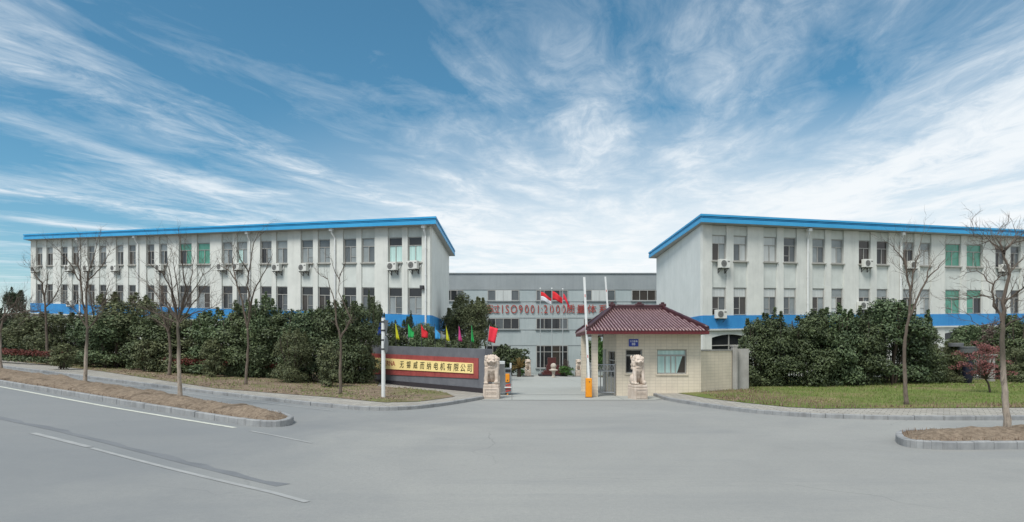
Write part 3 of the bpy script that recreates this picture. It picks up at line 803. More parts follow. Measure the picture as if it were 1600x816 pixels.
for (a, b_) in ((685, 724), (762, 811), (838, 887), (912, 961), (987, 1036)):
    w = fwin(a, b_, 453.5, 470, 4, [G, Dk, Dk, G] if a != 987 else [Br, Br, Br, Br])
    if a in (762, 912):
        c = a + 12.5
        MB().box(fx(c), fx(c + 12), YF - 0.13, YF - 0.10, fz(471.8), fz(454)).build('open_shutter', 'glass_blind', w)
        MB().box(fx(c + 12.5), fx(c + 25), YF - 0.13, YF - 0.10, fz(471.8), fz(454)).build('open_shutter', 'glass_blind', w)
    fwin(a, b_, 497.5, 514.5, 4, [Dk, G, Dk, Dk] if a != 838 else [Dk, Dk, Dk, G])
fwin(838, 887, 540, 575, 4, [Dk, Dk, Br, Dk], 550)
fwin(757, 796, 540, 588, 3, [Dk, Dk, Dk], 552)
fwin(930, 961, 540, 575, 3, [Dk, Dk, Dk], 550)
# red lettering, each sign cut out and fixed on the wall
lets = [('通', 761), ('过', 774)] + list(zip('ISO9001', (785, 792.5, 803, 813.5, 823, 832, 841))) + [(':', 846.5)] + list(zip('2000', (852.5, 862, 871.5, 880.5))) + list(zip('质量体系认证企业', (891.5, 907.5, 924.5, 942, 957, 973, 991, 1008)))
for ch, px in lets:
    cjk = ord(ch) > 1000
    s_ = 1.0 if cjk else 1.26
    text_obj('lettering', ch, s_, 'letter_red', fac, lambda x, d, y, px=px: (fx(px) + x, YF - 0.09 - d, fz(484) + y), 0.02, 0.0 if cjk else -0.004, stretch=1.0 if cjk else 0.74)
# ================================================================== GUARD HOUSE
GX0, GX1, GY0, GY1 = 4.54, 8.22, 27.85, 32.0
gh = thing('guard_house', 'small cream tiled guard house with a maroon hipped tile roof at the gate', 'guard house', (6.4, 29.5, 0))
WT = 2.74
def gwin_z(py): return EYE + (540 - py) / 1000 * GY0
def gwin_x(px): return (px - 800) / 1000 * GY0
wl = (gwin_x(977.5), gwin_x(1003.5)); wlz = (gwin_z(583.5), gwin_z(546))
wr = (gwin_x(1026.5), gwin_x(1073)); wrz = (gwin_z(584.5), gwin_z(546))
mb = MB()   # front wall of slabs butted around two openings
for x0, x1, z0, z1 in [(GX0, wl[0], -0.3, WT), (wl[0], wl[1], -0.3, wlz[0]), (wl[0], wl[1], wlz[1], WT), (wl[1], wr[0], -0.3, WT), (wr[0], wr[1], -0.3, wrz[0]), (wr[0], wr[1], wrz[1], WT), (wr[1], GX1, -0.3, WT)]:
    mb.box(x0, x1, GY0, GY0 + 0.22, z0, z1)
# left wall with a window opening, then rear and right walls
lw0, lw1, lz0, lz1 = 28.25, 30.3, 0.75, 1.95
for y0, y1, z0, z1 in [(GY0 + 0.22, lw0, -0.3, WT), (lw0, lw1, -0.3, lz0), (lw0, lw1, lz1, WT), (lw1, GY1, -0.3, WT)]:
    mb.box(GX0, GX0 + 0.22, y0, y1, z0, z1)
mb.box(GX0 + 0.22, GX1, GY1 - 0.22, GY1, -0.3, WT); mb.box(GX1 - 0.22, GX1, GY0 + 0.22, GY1 - 0.22, -0.3, WT)
mb.build('wall', 'cream_tile', gh)
MB().box(GX0 + 0.23, GX1 - 0.23, GY0 + 1.6, GY0 + 1.65, 0, WT).build('partition', 'glass_brown', gh)
def pane_window(x0, x1, z0, z1, split, trans, mats):
    mb = MB(); y = GY0 + 0.10; b = 0.05
    mb.box(x0, x0 + b, y, y + 0.07, z0, z1); mb.box(x1 - b, x1, y, y + 0.07, z0, z1)
    mb.box(x0 + b, x1 - b, y, y + 0.07, z1 - b, z1); mb.box(x0 + b, x1 - b, y, y + 0.07, z0, z0 + b)
    mb.box(x0 + b, x1 - b, y, y + 0.07, trans - 0.035, trans + 0.035)
    for s_ in split: mb.box(s_ - 0.025, s_ + 0.025, y, y + 0.07, z0 + b, trans - 0.036)
    w = mb.build('window', 'frame_metal', gh)
    cuts = [x0 + 0.03] + split + [x1 - 0.03]
    for k in range(len(cuts) - 1):
        MB().box(cuts[k], cuts[k + 1], y + 0.02, y + 0.04, z0 + 0.03, trans).build('pane', mats[k], w)
    MB().box(x0 + 0.03, x1 - 0.03, y + 0.02, y + 0.04, trans + 0.002, z1 - 0.03).build('pane', mats[-1], w)
    MB().box(x0 - 0.05, x1 + 0.05, GY0 - 0.05, GY0 + 0.09, z0 - 0.06, z0 - 0.003).build('sill', 'cream_tile', w)
    return w
pane_window(*wl, *wlz, [(wl[0] + wl[1]) / 2], gwin_z(555.5), [Dk, Dk, Dk])
q = [gwin_x(1040), gwin_x(1049), gwin_x(1056.5)]
wn = pane_window(*wr, *wrz, q, gwin_z(555.5), [Cu, Cu, Cu, Br, Cu])
# the gathered curtain drawn across the last pane
c0, c1 = gwin_x(1057), gwin_x(1067)
mb = MB(); mb.add([(c0, GY0 + 0.112, wrz[0] + 0.05), (c0 + 0.05, GY0 + 0.112, wrz[0] + 0.05), (c1, GY0 + 0.112, gwin_z(557)), (c0, GY0 + 0.112, gwin_z(557)),
                   (c0, GY0 + 0.118, wrz[0] + 0.05), (c0 + 0.05, GY0 + 0.118, wrz[0] + 0.05), (c1, GY0 + 0.118, gwin_z(557)), (c0, GY0 + 0.118, gwin_z(557))],
       [(0, 1, 2, 3), (4, 7, 6, 5), (0, 4, 5, 1), (1, 5, 6, 2), (2, 6, 7, 3), (3, 7, 4, 0)]); mb.build('curtain', 'glass_curtain', wn)
mb = MB(); x = GX0 + 0.06
mb.box(x, x + 0.06, lw0, lw0 + 0.05, lz0, lz1); mb.box(x, x + 0.06, lw1 - 0.05, lw1, lz0, lz1)
for z in (lz0, 1.5, lz1 - 0.05): mb.box(x, x + 0.06, lw0 + 0.05, lw1 - 0.05, z, z + 0.05)
for y in (28.9, 29.6): mb.box(x + 0.065, x + 0.09, y - 0.025, y + 0.025, lz0 + 0.05, lz1 - 0.05)
w = mb.build('window', 'frame_metal', gh)
MB().box(x + 0.092, x + 0.11, lw0 + 0.02, lw1 - 0.02, lz0 + 0.02, lz1 - 0.02).build('pane', 'glass_dark', w)
MB().box(GX0 - 0.03, GX0 - 0.002, 30.9, 31.75, 0.02, 2.0).build('door', 'frame_metal', gh)
# porch columns
MB().box(3.42, 3.67, 27.35, 27.60, -0.1, WT).build('column', 'cream_tile', gh)
MB().box(3.32, 3.56, 30.6, 30.84, -0.1, WT).build('column', 'cream_tile', gh)
# roof
E = dict(fl=Vector((3.14, 26.8, 2.80)), fr=Vector((8.36, 27.15, 2.80)), br=Vector((8.9, 34.6, 2.80)), bl=Vector((3.5, 35.0, 2.80)))
RA, RB = Vector((4.76, 30.5, 3.90)), Vector((7.2, 30.6, 3.90))
poly = [E['fl'], E['fr'], E['br'], E['bl']]
MB().prism([(p.x, p.y) for p in poly], WT + 0.003, WT + 0.03).build('soffit', 'soffit', gh)
cc = sum(poly, Vector()) / 4
outp = [cc + (p - cc) * 1.004 for p in poly]; inp = [cc + (p - cc) * 0.985 for p in poly]
mb = MB()
for i in range(4):
    a, b_, c, d = outp[i], outp[(i + 1) % 4], inp[(i + 1) % 4], inp[i]
    mb.prism([(a.x, a.y), (b_.x, b_.y), (c.x, c.y), (d.x, d.y)], 2.68, 2.81)
mb.build('eave_board', 'eave_red', gh)
rz = Vector((0, 0, 0.02))
mb = MB()
mb.add([E['fl'] + rz, E['fr'] + rz, RB + rz, RA + rz, E['br'] + rz, E['bl'] + rz], [(0, 1, 2, 3), (1, 4, 2), (4, 5, 3, 2), (5, 0, 3)])
rf = mb.build('roof', 'roof_tile', gh)
def ribs(a, b_, ra, rb, n):
    """round ribs of cover tiles running up one slope from eave a-b, clipped by the hips"""
    mb = MB()
    eave = b_ - a
    up = ((ra + rb) / 2 - (a + b_) / 2); up -= eave.normalized() * up.dot(eave.normalized())
    Lh = up.length
    for k in range(n):
        f = (k + 0.5) / n; p = a + eave * f
        # where the rib meets the hip or ridge (work along eave coordinate)
        e = eave.normalized(); sa = (ra - a).dot(e); sb = (rb - a).dot(e); s_ = f * eave.length
        h = s_ / sa if s_ < sa else ((eave.length - s_) / (eave.length - sb) if s_ > sb else 1.0)
        if h < .09: continue
        h = min(1.0, h) * 0.99
        q_ = p + up * h
        n_ = max(2, int(h * Lh / 0.28))
        pts = []; rad = []
        for j in range(n_ + 1):
            pts.append(p.lerp(q_, j / n_) + Vector((0, 0, 0.045))); rad.append(0.040 if j % 2 else 0.035)
        pts[0] += (p - q_).normalized() * 0.05
        mb.tube(pts, rad, 8)
    return mb.build('tile_rib', 'roof_rib', rf, smooth=True)
ribs(E['fl'], E['fr'], RA, RB, 36)
ribs(E['bl'], E['fl'], RA, RA + Vector((0, -0.01, 0)), 44)
ribs(E['fr'], E['br'], RB, RB + Vector((0, 0.01, 0)), 40)
# lip tiles along the front and left eave
def ridge(a, b_, h, w_, name='ridge'):
    d = (b_ - a); e = d.normalized(); s_ = Vector((-e.y, e.x, 0)).normalized() * w_
    up = Vector((0, 0, 1)); mb = MB()
    lo, hi = Vector((0, 0, 0.02)), Vector((0, 0, h))
    mb.add([a - s_ + lo, a + s_ + lo, a + s_ + hi, a - s_ + hi, b_ - s_ + lo, b_ + s_ + lo, b_ + s_ + hi, b_ - s_ + hi],
           [(0, 1, 2, 3), (4, 7, 6, 5), (0, 4, 5, 1), (1, 5, 6, 2), (2, 6, 7, 3), (3, 7, 4, 0)])
    r_ = mb.build(name, 'roof_tile', rf)
    n_ = max(2, int(d.length / 0.3)); pts = [a.lerp(b_, j / n_) + hi + Vector((0, 0, 0.03)) for j in range(n_ + 1)]
    MB().tube(pts, [0.075 if j % 2 else 0.066 for j in range(n_ + 1)], 8).build('ridge_cap', 'roof_tile', rf, smooth=True)
ridge(RA, RB, 0.15, 0.09)
for a, b_ in ((E['fl'], RA), (E['bl'], RA), (E['fr'], RB), (E['br'], RB)):
    ridge(a + (b_ - a) * 0.02, b_, 0.12, 0.08)
for p, s_ in ((RA, 1), (RB, 1), ((RA + RB) / 2 + Vector((0.1, 0, 0)), 1.3)):
    mb = MB(); mb.box(p.x - 0.16 * s_, p.x + 0.16 * s_, p.y - 0.08, p.y + 0.08, p.z + 0.17, p.z + 0.30, 0.03); mb.box(p.x - 0.08 * s_, p.x + 0.08 * s_, p.y - 0.05, p.y + 0.05, p.z + 0.302, p.z + 0.37, 0.02)
    mb.build('ridge_ornament', 'roof_tile', rf)
MB().tube([(3.9, 27.45, 2.55), (3.9, 27.45, 2.74)], 0.02, 6).build('hanging_rod', 'dark_metal', gh)

# blue house number plate
pl = thing('house_number_sign', 'small blue house number plate with white writing on the guard house wall', 'sign', (gwin_x(989.5), GY0, gwin_z(535.7)))
x0, x1, z0, z1 = gwin_x(982.5), gwin_x(997.2), gwin_z(541.5), gwin_z(530)
MB().box(x0, x1, GY0 - 0.035, GY0 - 0.002, z0, z1, 0.005).build('plate', 'house_blue', pl)
fm = lambda cx, cz: (lambda x, d, y: (cx + x, GY0 - 0.036 - d, cz + y))
text_obj('lettering', '工户机电', 0.085, 'letter_white', pl, fm((x0 + x1) / 2, z1 - 0.10), 0.003, 0.002)
text_obj('lettering', '03', 0.15, 'letter_white', pl, fm((x0 + x1) / 2, z0 + 0.10), 0.003, 0.004)

# boundary wall running on from the guard house, and its grey end pillar
bw = thing('boundary_wall', 'low cream tiled boundary wall running right from the guard house', 'wall', (9.3, 29, 0))
A_, B_ = Vector((8.225, 28.0, 0)), at(1144, 600, 29.8)
d = Vector((B_.x - A_.x, B_.y - A_.y, 0)).normalized(); nrm = Vector((-d.y, d.x, 0)) * 0.24
wp = [(A_.x, A_.y), (B_.x, B_.y), (B_.x + nrm.x, B_.y + nrm.y), (A_.x + nrm.x, A_.y + nrm.y)]
MB().prism(wp, -0.2, 1.95).build('wall', 'cream_tile', bw)
k_ = 0.03; nn = nrm.normalized() * k_
wp2 = [(A_.x - nn.x, A_.y - nn.y), (B_.x - nn.x, B_.y - nn.y), (B_.x + nrm.x + nn.x, B_.y + nrm.y + nn.y), (A_.x + nrm.x + nn.x, A_.y + nrm.y + nn.y)]
MB().prism(wp2, 1.952, 2.02).build('coping', 'grey_plaster', bw)
gpil = thing('gate_pillar', 'weathered grey plaster pillar at the right end of the cream boundary wall', 'pillar', (at(1147, 600, 29.85).x, 29.9, 0))
px_ = at(1147, 600, 29.85).x
MB().box(px_ - 0.10, px_ + 0.12, 29.72, 30.02, -0.2, 2.14, 0.01).build('shaft', 'grey_plaster', gpil)
MB().box(px_ - 0.12, px_ + 0.14, 29.70, 30.04, 2.142, 2.22, 0.01).build('cap', 'grey_plaster', gpil)
gw = MB().box(px_ + 0.13, px_ + 0.78, 30.1, 30.3, -0.2, 2.05).build('grey_wall', 'grey_plaster', None, base=(px_ + 0.45, 30.2, 0))
tag(gw, 'short weathered grey wall between the grey pillar and the big evergreen shrub', 'wall')

# pedestrian gate between porch column and guard house
pg = thing('pedestrian_gate', 'grey barred metal pedestrian gate beside the guard house door', 'gate', (4.1, 28.0, 0))
def bars(name, x0, x1, y0, y1):
    P_ = lambda f: (x0 + (x1 - x0) * f, y0 + (y1 - y0) * f)
    mb = MB()
    for f in (0, 1): MB().tube([(*P_(f), 0.05), (*P_(f), 1.42)], 0.035, 8).build('gate_post', 'steel', pg)
    for z in (0.15, 1.08, 1.36): MB().tube([(*P_(0), z), (*P_(1), z)], 0.025, 8).build('rail', 'steel', pg)
    mb = MB(); n_ = 5
    for k in range(1, n_): mb.tube([(*P_(k / n_), 0.15), (*P_(k / n_), 1.08)], 0.02, 6)
    for k in range(6):
        c_ = P_((k + 0.5) / 6)
        mb.tube([(c_[0] + 0.06 * math.cos(t) * (x1 - x0) / 1.2, c_[1] + 0.06 * math.cos(t) * (y1 - y0) / 1.2, 1.22 + 0.10 * math.sin(t)) for t in [2 * math.pi * j / 10 for j in range(11)]], 0.012, 5)
    mb.build('bar_infill', 'steel', pg)
bars('leaf', 3.72, 4.48, 28.05, 27.9)
bars('leaf', 3.62, 3.68, 28.1, 30.4)

# ================================================================== SIGN WALL
sw = thing('sign_wall', 'long dark grey granite sign wall with a maroon panel and a gold name plate', 'sign wall', tuple(gp(757, 614.5, 0.12)))
SA, SB = gp(757.5, 614.8, 0.12), gp(590, 597, 0.12)
sd = Vector((SB.x - SA.x, SB.y - SA.y, 0)); sl = sd.length; sd.normalize()
sn = Vector((sd.y, -sd.x, 0)); sn = sn if sn.y < 0 else -sn
def s_of(px, o=0.0):
    k = (px - 800) / 1000; bx, by = SA.x + sn.x * o, SA.y + sn.y * o
    return (bx - k * by) / (k * sd.y - sd.x)
def sz(px, py, o=0.0):
    s_ = s_of(px, o); return EYE + (540 - py) / 1000 * (SA.y + sn.y * o + sd.y * s_)
def SP(s_, o, z): return (SA.x + sd.x * s_ + sn.x * o, SA.y + sd.y * s_ + sn.y * o, z)
def sl_box(px0, px1, o0, o1, zr, zl, name, mat, par):
    """slab on the wall plane between two columns of the photo; zr/zl = (foot, top) at its right and left end"""
    s0, s1 = s_of(px0), s_of(px1)
    vs = [SP(s0, o0, zr[0]), SP(s1, o0, zl[0]), SP(s1, o1, zl[0]), SP(s0, o1, zr[0]), SP(s0, o0, zr[1]), SP(s1, o0, zl[1]), SP(s1, o1, zl[1]), SP(s0, o1, zr[1])]
    return MB().add(vs, [(0, 3, 2, 1), (4, 5, 6, 7), (0, 1, 5, 4), (1, 2, 6, 5), (2, 3, 7, 6), (3, 0, 4, 7)]).build(name, mat, par)
tz_r, tz_l = sz(757, 545.6), sz(606.5, 541)
ext = lambda px: tz_r + (tz_l - tz_r) * s_of(px) / s_of(606.5)
LX = 545
b_r, b_l = sz(757, 607.3), sz(584, 592.3)
b_x = b_r + (b_l - b_r) * s_of(LX) / s_of(584)
sl_box(757.5, LX, -0.4, 0.0, (b_r + 0.002, tz_r), (b_x + .002, ext(LX)), 'wall', 'sign_granite', sw)
sl_box(758.3, LX, -0.42, 0.03, (-0.1, b_r), (-0.1, b_x), 'plinth', 'sign_base', sw)
r_ = (sz(748, 591.8), sz(748, 559.8)); l_ = (sz(600, 586), sz(600, 552.5))
sl_box(748, 575, 0.002, 0.035, r_, l_, 'panel', 'sign_maroon', sw)
r_ = (sz(741, 583.8), sz(741, 567.8)); l_ = (sz(603, 576.5), sz(603, 560)); dl = s_of(588) / s_of(603)
l2 = (r_[0] + (l_[0] - r_[0]) * dl, r_[1] + (l_[1] - r_[1]) * dl)
npl = sl_box(741, 588, 0.037, 0.075, r_, l2, 'name_plate', 'plate_gold', sw)
zc = lambda s_: (r_[0] + r_[1]) / 2 + ((l_[0] + l_[1]) / 2 - (r_[0] + r_[1]) / 2) * (s_ - s_of(741)) / (s_of(603) - s_of(741))
shx = Matrix()
for k, ch in enumerate('无锡威而纳电机有限公司'):
    px = 628 + (734 - 628) * k / 10
    s_ = s_of(px, 0.07)
    text_obj('lettering', ch, 0.40, 'letter_black', npl, lambda x, d, y, s_=s_: SP(s_ - x - 0.12 * y, 0.078 + d, zc(s_ - x) + y * 0.98 - 0.02 + 0.05 * x), 0.004, 0.002, stretch=1.1)
s_ = s_of(617.5, 0.07)
text_obj('lettering', 'WERNA', 0.36, 'letter_red', npl, lambda x, d, y: SP(s_ - x * 1.25, 0.078 + d, zc(s_ - x) + y + 0.02), 0.004, 0.004, 'RIGHT')

# coloured pennants along the top of the sign wall
rf_ = random.Random(4)
fl_data = [(595, 503.5, 524, -6, 'navy', 'dark blue pennant half hidden behind the white signpost'), (618, 505.5, 530, 5, 'yellow', 'yellow pennant just right of the white signpost'),
           (637.5, 505, 528, 8, 'green', 'broad green pennant beside the conical shrub tops behind the sign wall'), (658, 506, 528, 9, 'red', 'red pennant between the green and the light blue one'),
           (679, 508, 530, 7, 'blue', 'light blue pennant against the blue band of the left building'), (696.5, 508, 532, 5, 'yellow', 'yellow pennant below the corner of the left building'),
           (716.5, 509, 532.5, 5, 'pink', 'pink pennant hanging limp in front of the big round tree'), (736.5, 508, 534, 4, 'green', 'narrow green pennant in front of the big round tree'),
           (764, 510, 533, 11, 'crimson', 'large red pennant at the right end of the sign wall')]
for px, y0, y1, w_, col, lab in fl_data:
    s_ = s_of(px, -0.2); base = SP(s_, -0.2, 0); Y = base[1]
    zt, zb_ = EYE + (540 - y0) / 1000 * Y, EYE + (540 - y1) / 1000 * Y
    wall_top = ext(px) - 0.02
    lean = rf_.uniform(-0.05, 0.05) if px < 760 else 0.14
    f_ = thing('pennant', lab, 'flag', (base[0], base[1], wall_top - 0.3), 'coloured pennants on the sign wall')
    b0 = Vector((base[0] - lean, base[1], wall_top - 0.3)); b1 = Vector((base[0] + lean * 0.2, base[1], zt + 0.06))
    MB().tube([b0, b1], 0.013, 6).build('pole', 'dark_metal' if px != 764 else 'steel', f_)
    W = w_ * 1.2 / 1000 * Y; mb = MB(); nx_, nz_ = 6, 7; vs = []
    for j in range(nz_ + 1):
        fz_ = j / nz_
        zc_ = zt + (zb_ - zt) * fz_; pp = b0.lerp(b1, (zc_ - b0.z) / (b1.z - b0.z))
        for i in range(nx_ + 1):
            fx_ = i / nx_
            if col == 'crimson': wid = W * (1 - 0.12 * fz_); drop = -0.10 * fx_
            elif col in ('green', 'red', 'blue') and w_ > 6: wid = W * (0.25 + 0.75 * min(1, fz_ * 2.2)) * (1 - 0.25 * max(0, fz_ - 0.6)); drop = -0.22 * fx_ * (1 - fz_)
            else: wid = W * (0.12 + 0.95 * fz_); drop = -0.05 * fx_
            vs.append((pp.x + wid * fx_, pp.y + 0.06 * math.sin(fx_ * 7 + px + fz_ * 2) * fx_, zc_ + drop))
    for base_i in (0,):
        mb.add(vs, [(j * (nx_ + 1) + i, j * (nx_ + 1) + i + 1, (j + 1) * (nx_ + 1) + i + 1, (j + 1) * (nx_ + 1) + i) for j in range(nz_) for i in range(nx_)])
    c_ = mb.build('cloth', 'cloth_' + col, f_, smooth=True)
    so = c_.modifiers.new('thickness', 'SOLIDIFY'); so.thickness = 0.006

# ================================================================== GUARDIAN LIONS
def sculpt(blobs, voxel, name, mat, parent, sm=2):
    mb = MB()
    for b_ in blobs:
        if b_[0] == 'b': mb.ball(b_[1], b_[2], b_[3] if len(b_) > 3 else None, 16, 10)
        elif b_[0] == 't': mb.tube(b_[1], b_[2], 12)
        elif b_[0] == 'x': mb.box(*b_[1], b_[2])
    tmp = mb.build('sculpt_tmp', mat)
    m = tmp.modifiers.new('r', 'REMESH'); m.mode = 'VOXEL'; m.voxel_size = voxel
    if sm:
        s_ = tmp.modifiers.new('s', 'SMOOTH'); s_.iterations = sm; s_.factor = 0.5
    dg = bpy.context.evaluated_depsgraph_get()
    me = bpy.data.meshes.new_from_object(tmp.evaluated_get(dg)); me.name = name
    bpy.data.objects.remove(tmp)
    me.polygons.foreach_set('use_smooth', [True] * len(me.polygons)); me.materials.clear()
    return link(name, me, mat, parent)
def rotx(a): return Matrix.Rotation(R(a), 4, 'X')
def lion_blobs():
    B = []
    for s_ in (-1, 1):
        B += [('b', (s_ * .18, .12, .20), (.12, .24, .21)), ('b', (s_ * .21, -.06, .06), (.075, .17, .06)),
              ('t', [(s_ * .15, -.09, .66), (s_ * .165, -.15, .40), (s_ * .17, -.19, .10)], [.105, .085, .075]),
              ('b', (s_ * .17, -.25, .055), (.085, .12, .06))]
        for k in (-1, 0, 1): B.append(('b', (s_ * .17 + k * .045, -.345, .045), (.026, .035, .032)))
        B += [('b', (s_ * .165, -.02, 1.10), (.05, .04, .06)), ('b', (s_ * .075, -.262, 1.055), (.055, .04, .028)), ('b', (s_ * .075, -.27, 1.01), (.03, .025, .025)),
              ('b', (s_ * .065, -.30, .925), (.06, .06, .05)), ('b', (s_ * .13, -.20, .94), (.05, .07, .07))]
        # mane locks down the sides
        rj = random.Random(12 + s_)
        for j in range(24):
            a = R(rj.uniform(10, 120)); zz = rj.uniform(.62, 1.12); q = rj.uniform(.040, .062)
            B.append(('b', (s_ * (.165 + .05 * math.sin(a)), .06 - .16 * math.cos(a), zz), (q, q, q * 1.35)))
        B.append(('b', (s_ * .13, .0, .86), (.11, .16, .28)))
    B += [('b', (0, .10, .42), (.23, .22, .38), rotx(12)), ('b', (0, -.02, .62), (.22, .19, .28)), ('b', (0, .04, .88), (.235, .20, .28)),
          ('b', (0, -.10, 1.00), (.17, .18, .17)), ('b', (0, -.27, .945), (.10, .10, .055)), ('b', (0, -.355, .965), (.045, .03, .03)),
          ('b', (0, -.22, .845), (.085, .09, .035)), ('b', (0, -.15, .74), (.06, .07, .06)), ('b', (0, .04, 1.13), (.17, .16, .09))]
    for k in range(5):
        B.append(('b', (-.10 + k * .05, -.205 - .02 * (1 - abs(k - 2) / 2), .70), (.03, .03, .03)))
        B.append(('b', (-.09 + k * .045, -.19, .60 - .05 * (1 - abs(k - 2) / 2)), (.022, .03, .07)))
    for j in range(4):
        for i in range(4): B.append(('b', (-.12 + i * .08, .02 + .04 * j, 1.20 - .012 * abs(i - 1.5) - j * .03), (.042, .042, .035)))
    B += [('b', (.16, -.33, .09), (.09, .09, .09)), ('t', [(0, .3, .1), (.02, .34, .4), (0, .28, .62)], [.06, .07, .04])]
    return B
def make_lion():
    r = thing('lion_statue', 'x', 'statue', (0, 0, 0), 'carved stone guardian lions at the gate')
    up_ = lambda v: (v[0] * 1.26, v[1], v[2] + .60)
    B = [(b_[0], up_(b_[1]) if b_[0] == 'b' else [up_(p) for p in b_[1]], *b_[2:]) for b_ in lion_blobs()]
    sculpt(B, 0.016, 'lion', 'statue_stone', r, 2)
    mb = MB(); mb.box(-.33, .33, -.42, .42, -0.05, .48, 0.03); mb.build('plinth', 'statue_stone', r)
    mb = MB(); mb.box(-.315, .315, -.41, .41, .482, .60, 0.025); mb.build('base_slab', 'statue_stone', r)
    mb = MB(); rr = random.Random(8)
    mb.box(-.27, .27, -.438, -.41, .07, .10); mb.box(-.27, .27, -.438, -.41, .40, .43); mb.box(-.27, -.24, -.438, -.41, .102, .398); mb.box(.24, .27, -.438, -.41, .102, .398)
    for k in range(4):
        cx_ = -.165 + k * .11
        mb.tube([(cx_ + .045 * math.cos(t) * (1 - t / 9), -.425, .25 + .08 * math.sin(t) * (1 - t / 9)) for t in [j * .55 for j in range(14)]], .016, 5)
    mb.build('relief', 'statue_stone', r)
    return r
LION = make_lion()
p = gp(768, 624); LION.location = (p.x, p.y + .42, p.z); LION.rotation_euler = (0, 0, R(-3))
LION['label'] = 'seated stone lion on a carved plinth at the right end of the sign wall'
l2_ = dup(LION); p = gp(999.5, 625); l2_.location = (p.x, p.y + .42, p.z); l2_.rotation_euler = (0, 0, R(13)); l2_.scale = (.86, .88, 1.0)
l2_['label'] = 'seated stone lion on a carved plinth in front of the guard house window'
for px, lab in ((825, 'small stone lion in the courtyard beside the yellowed cycad'), (904, 'small stone lion in the courtyard just left of the porch column')):
    c_ = dup(LION); p = gp(px, 588.5); c_.location = (p.x, p.y, p.z + 0.06); c_.scale = (.86, .86, .86); c_.rotation_euler = (0, 0, 0); c_['label'] = lab; c_['group'] = 'small stone lions in the courtyard'
    pb = thing('statue_base', 'low dark slab under the ' + ('left' if px < 850 else 'right') + ' small courtyard lion', 'slab', (p.x, p.y, p.z), 'dark slabs under courtyard lions')
    MB().box(p.x - .55, p.x + .55, p.y - .6, p.y + .6, p.z - .1, p.z + .055, .01).build('slab', 'sign_base', pb)

# ================================================================== RETRACTABLE GATE AND BARRIERS
fg = thing('folding_gate', 'folded stainless steel retractable gate parked beside the left lion', 'gate', (-.35, 28.6, 0))
gx0, gx1 = at(778, 600, 28.6).x, at(788.2, 600, 28.6).x
n_ = 7
for k in range(n_):
    x = gx0 + (gx1 - gx0) * k / (n_ - 1); mb = MB()
    mb.tube([(x, 28.4, .10), (x, 28.4, 1.36)], .02, 8); mb.tube([(x, 28.85, .10), (x, 28.85, 1.36)], .02, 8)
    mb.tube([(x, 28.4, .25), (x, 28.85, .25)], .016, 6); mb.tube([(x, 28.4, 1.30), (x, 28.85, 1.30)], .016, 6)
    mb.tube([(x, 28.4, .3), (x, 28.85, 1.2)], .012, 6); mb.tube([(x, 28.4, 1.2), (x, 28.85, .3)], .012, 6)
    mb.build('gate_section', 'steel', fg)
MB().box(gx0 - .03, gx1 + .02, 28.36, 28.9, 1.365, 1.50, .02).build('top_cover', 'white_metal', fg)
hx0, hx1 = at(788.6, 600, 28.4).x, at(799, 600, 28.4).x
MB().box(hx0, hx1, 28.35, 28.9, .08, 1.20, .02).build('drive_unit', 'gate_grey', fg)
MB().box(hx0 + .03, hx1 - .03, 28.34, 28.36, 1.02, 1.14).build('display', 'glass_dark', fg)
MB().tube([(hx1 - .03, 28.6, 1.20), (hx1 - .03, 28.6, 1.42)], .045, 10).build('lamp_post', 'white_metal', fg)
mb = MB()
for k in range(4):
    mb.add([(hx0 + .04, 28.338, .14 + k * .09), (hx1 - .04, 28.338, .19 + k * .09), (hx1 - .04, 28.338, .24 + k * .09), (hx0 + .04, 28.338, .19 + k * .09)], [(0, 1, 2, 3)])
mb.build('warning_stripes', 'red_mark', fg)
MB().box(hx0 - .01, hx1 + .01, 28.28, 28.335, .32, .37, .01).build('bumper', 'white_metal', fg)
for y in (28.45, 28.8):
    MB().tube([(hx0 + .08, y - .03, .06), (hx0 + .08, y + .03, .06)], .06, 12).build('wheel', 'dark_metal', fg)

br_ = thing('boom_rest', 'orange padded boom rest on a thin orange post before the folding gate', 'barrier rest', tuple(gp(793, 617.5)))
bp = gp(793, 617.5); k_ = bp.y / 1000
MB().box(bp.x - .09, bp.x + .09, bp.y - .08, bp.y + .08, EYE - (597.5 - 540) * k_, EYE - (584 - 540) * k_, .02).build('rest_head', 'orange_paint', br_)
MB().tube([(bp.x, bp.y, 0), (bp.x, bp.y, EYE - (597.5 - 540) * k_)], .035, 10).build('post', 'orange_paint', br_)
MB().tube([(bp.x, bp.y - .085, EYE - 54.3 * k_), (bp.x, bp.y - .07, EYE - 54.3 * k_)], .03, 12).build('lock', 'dark_metal', br_)

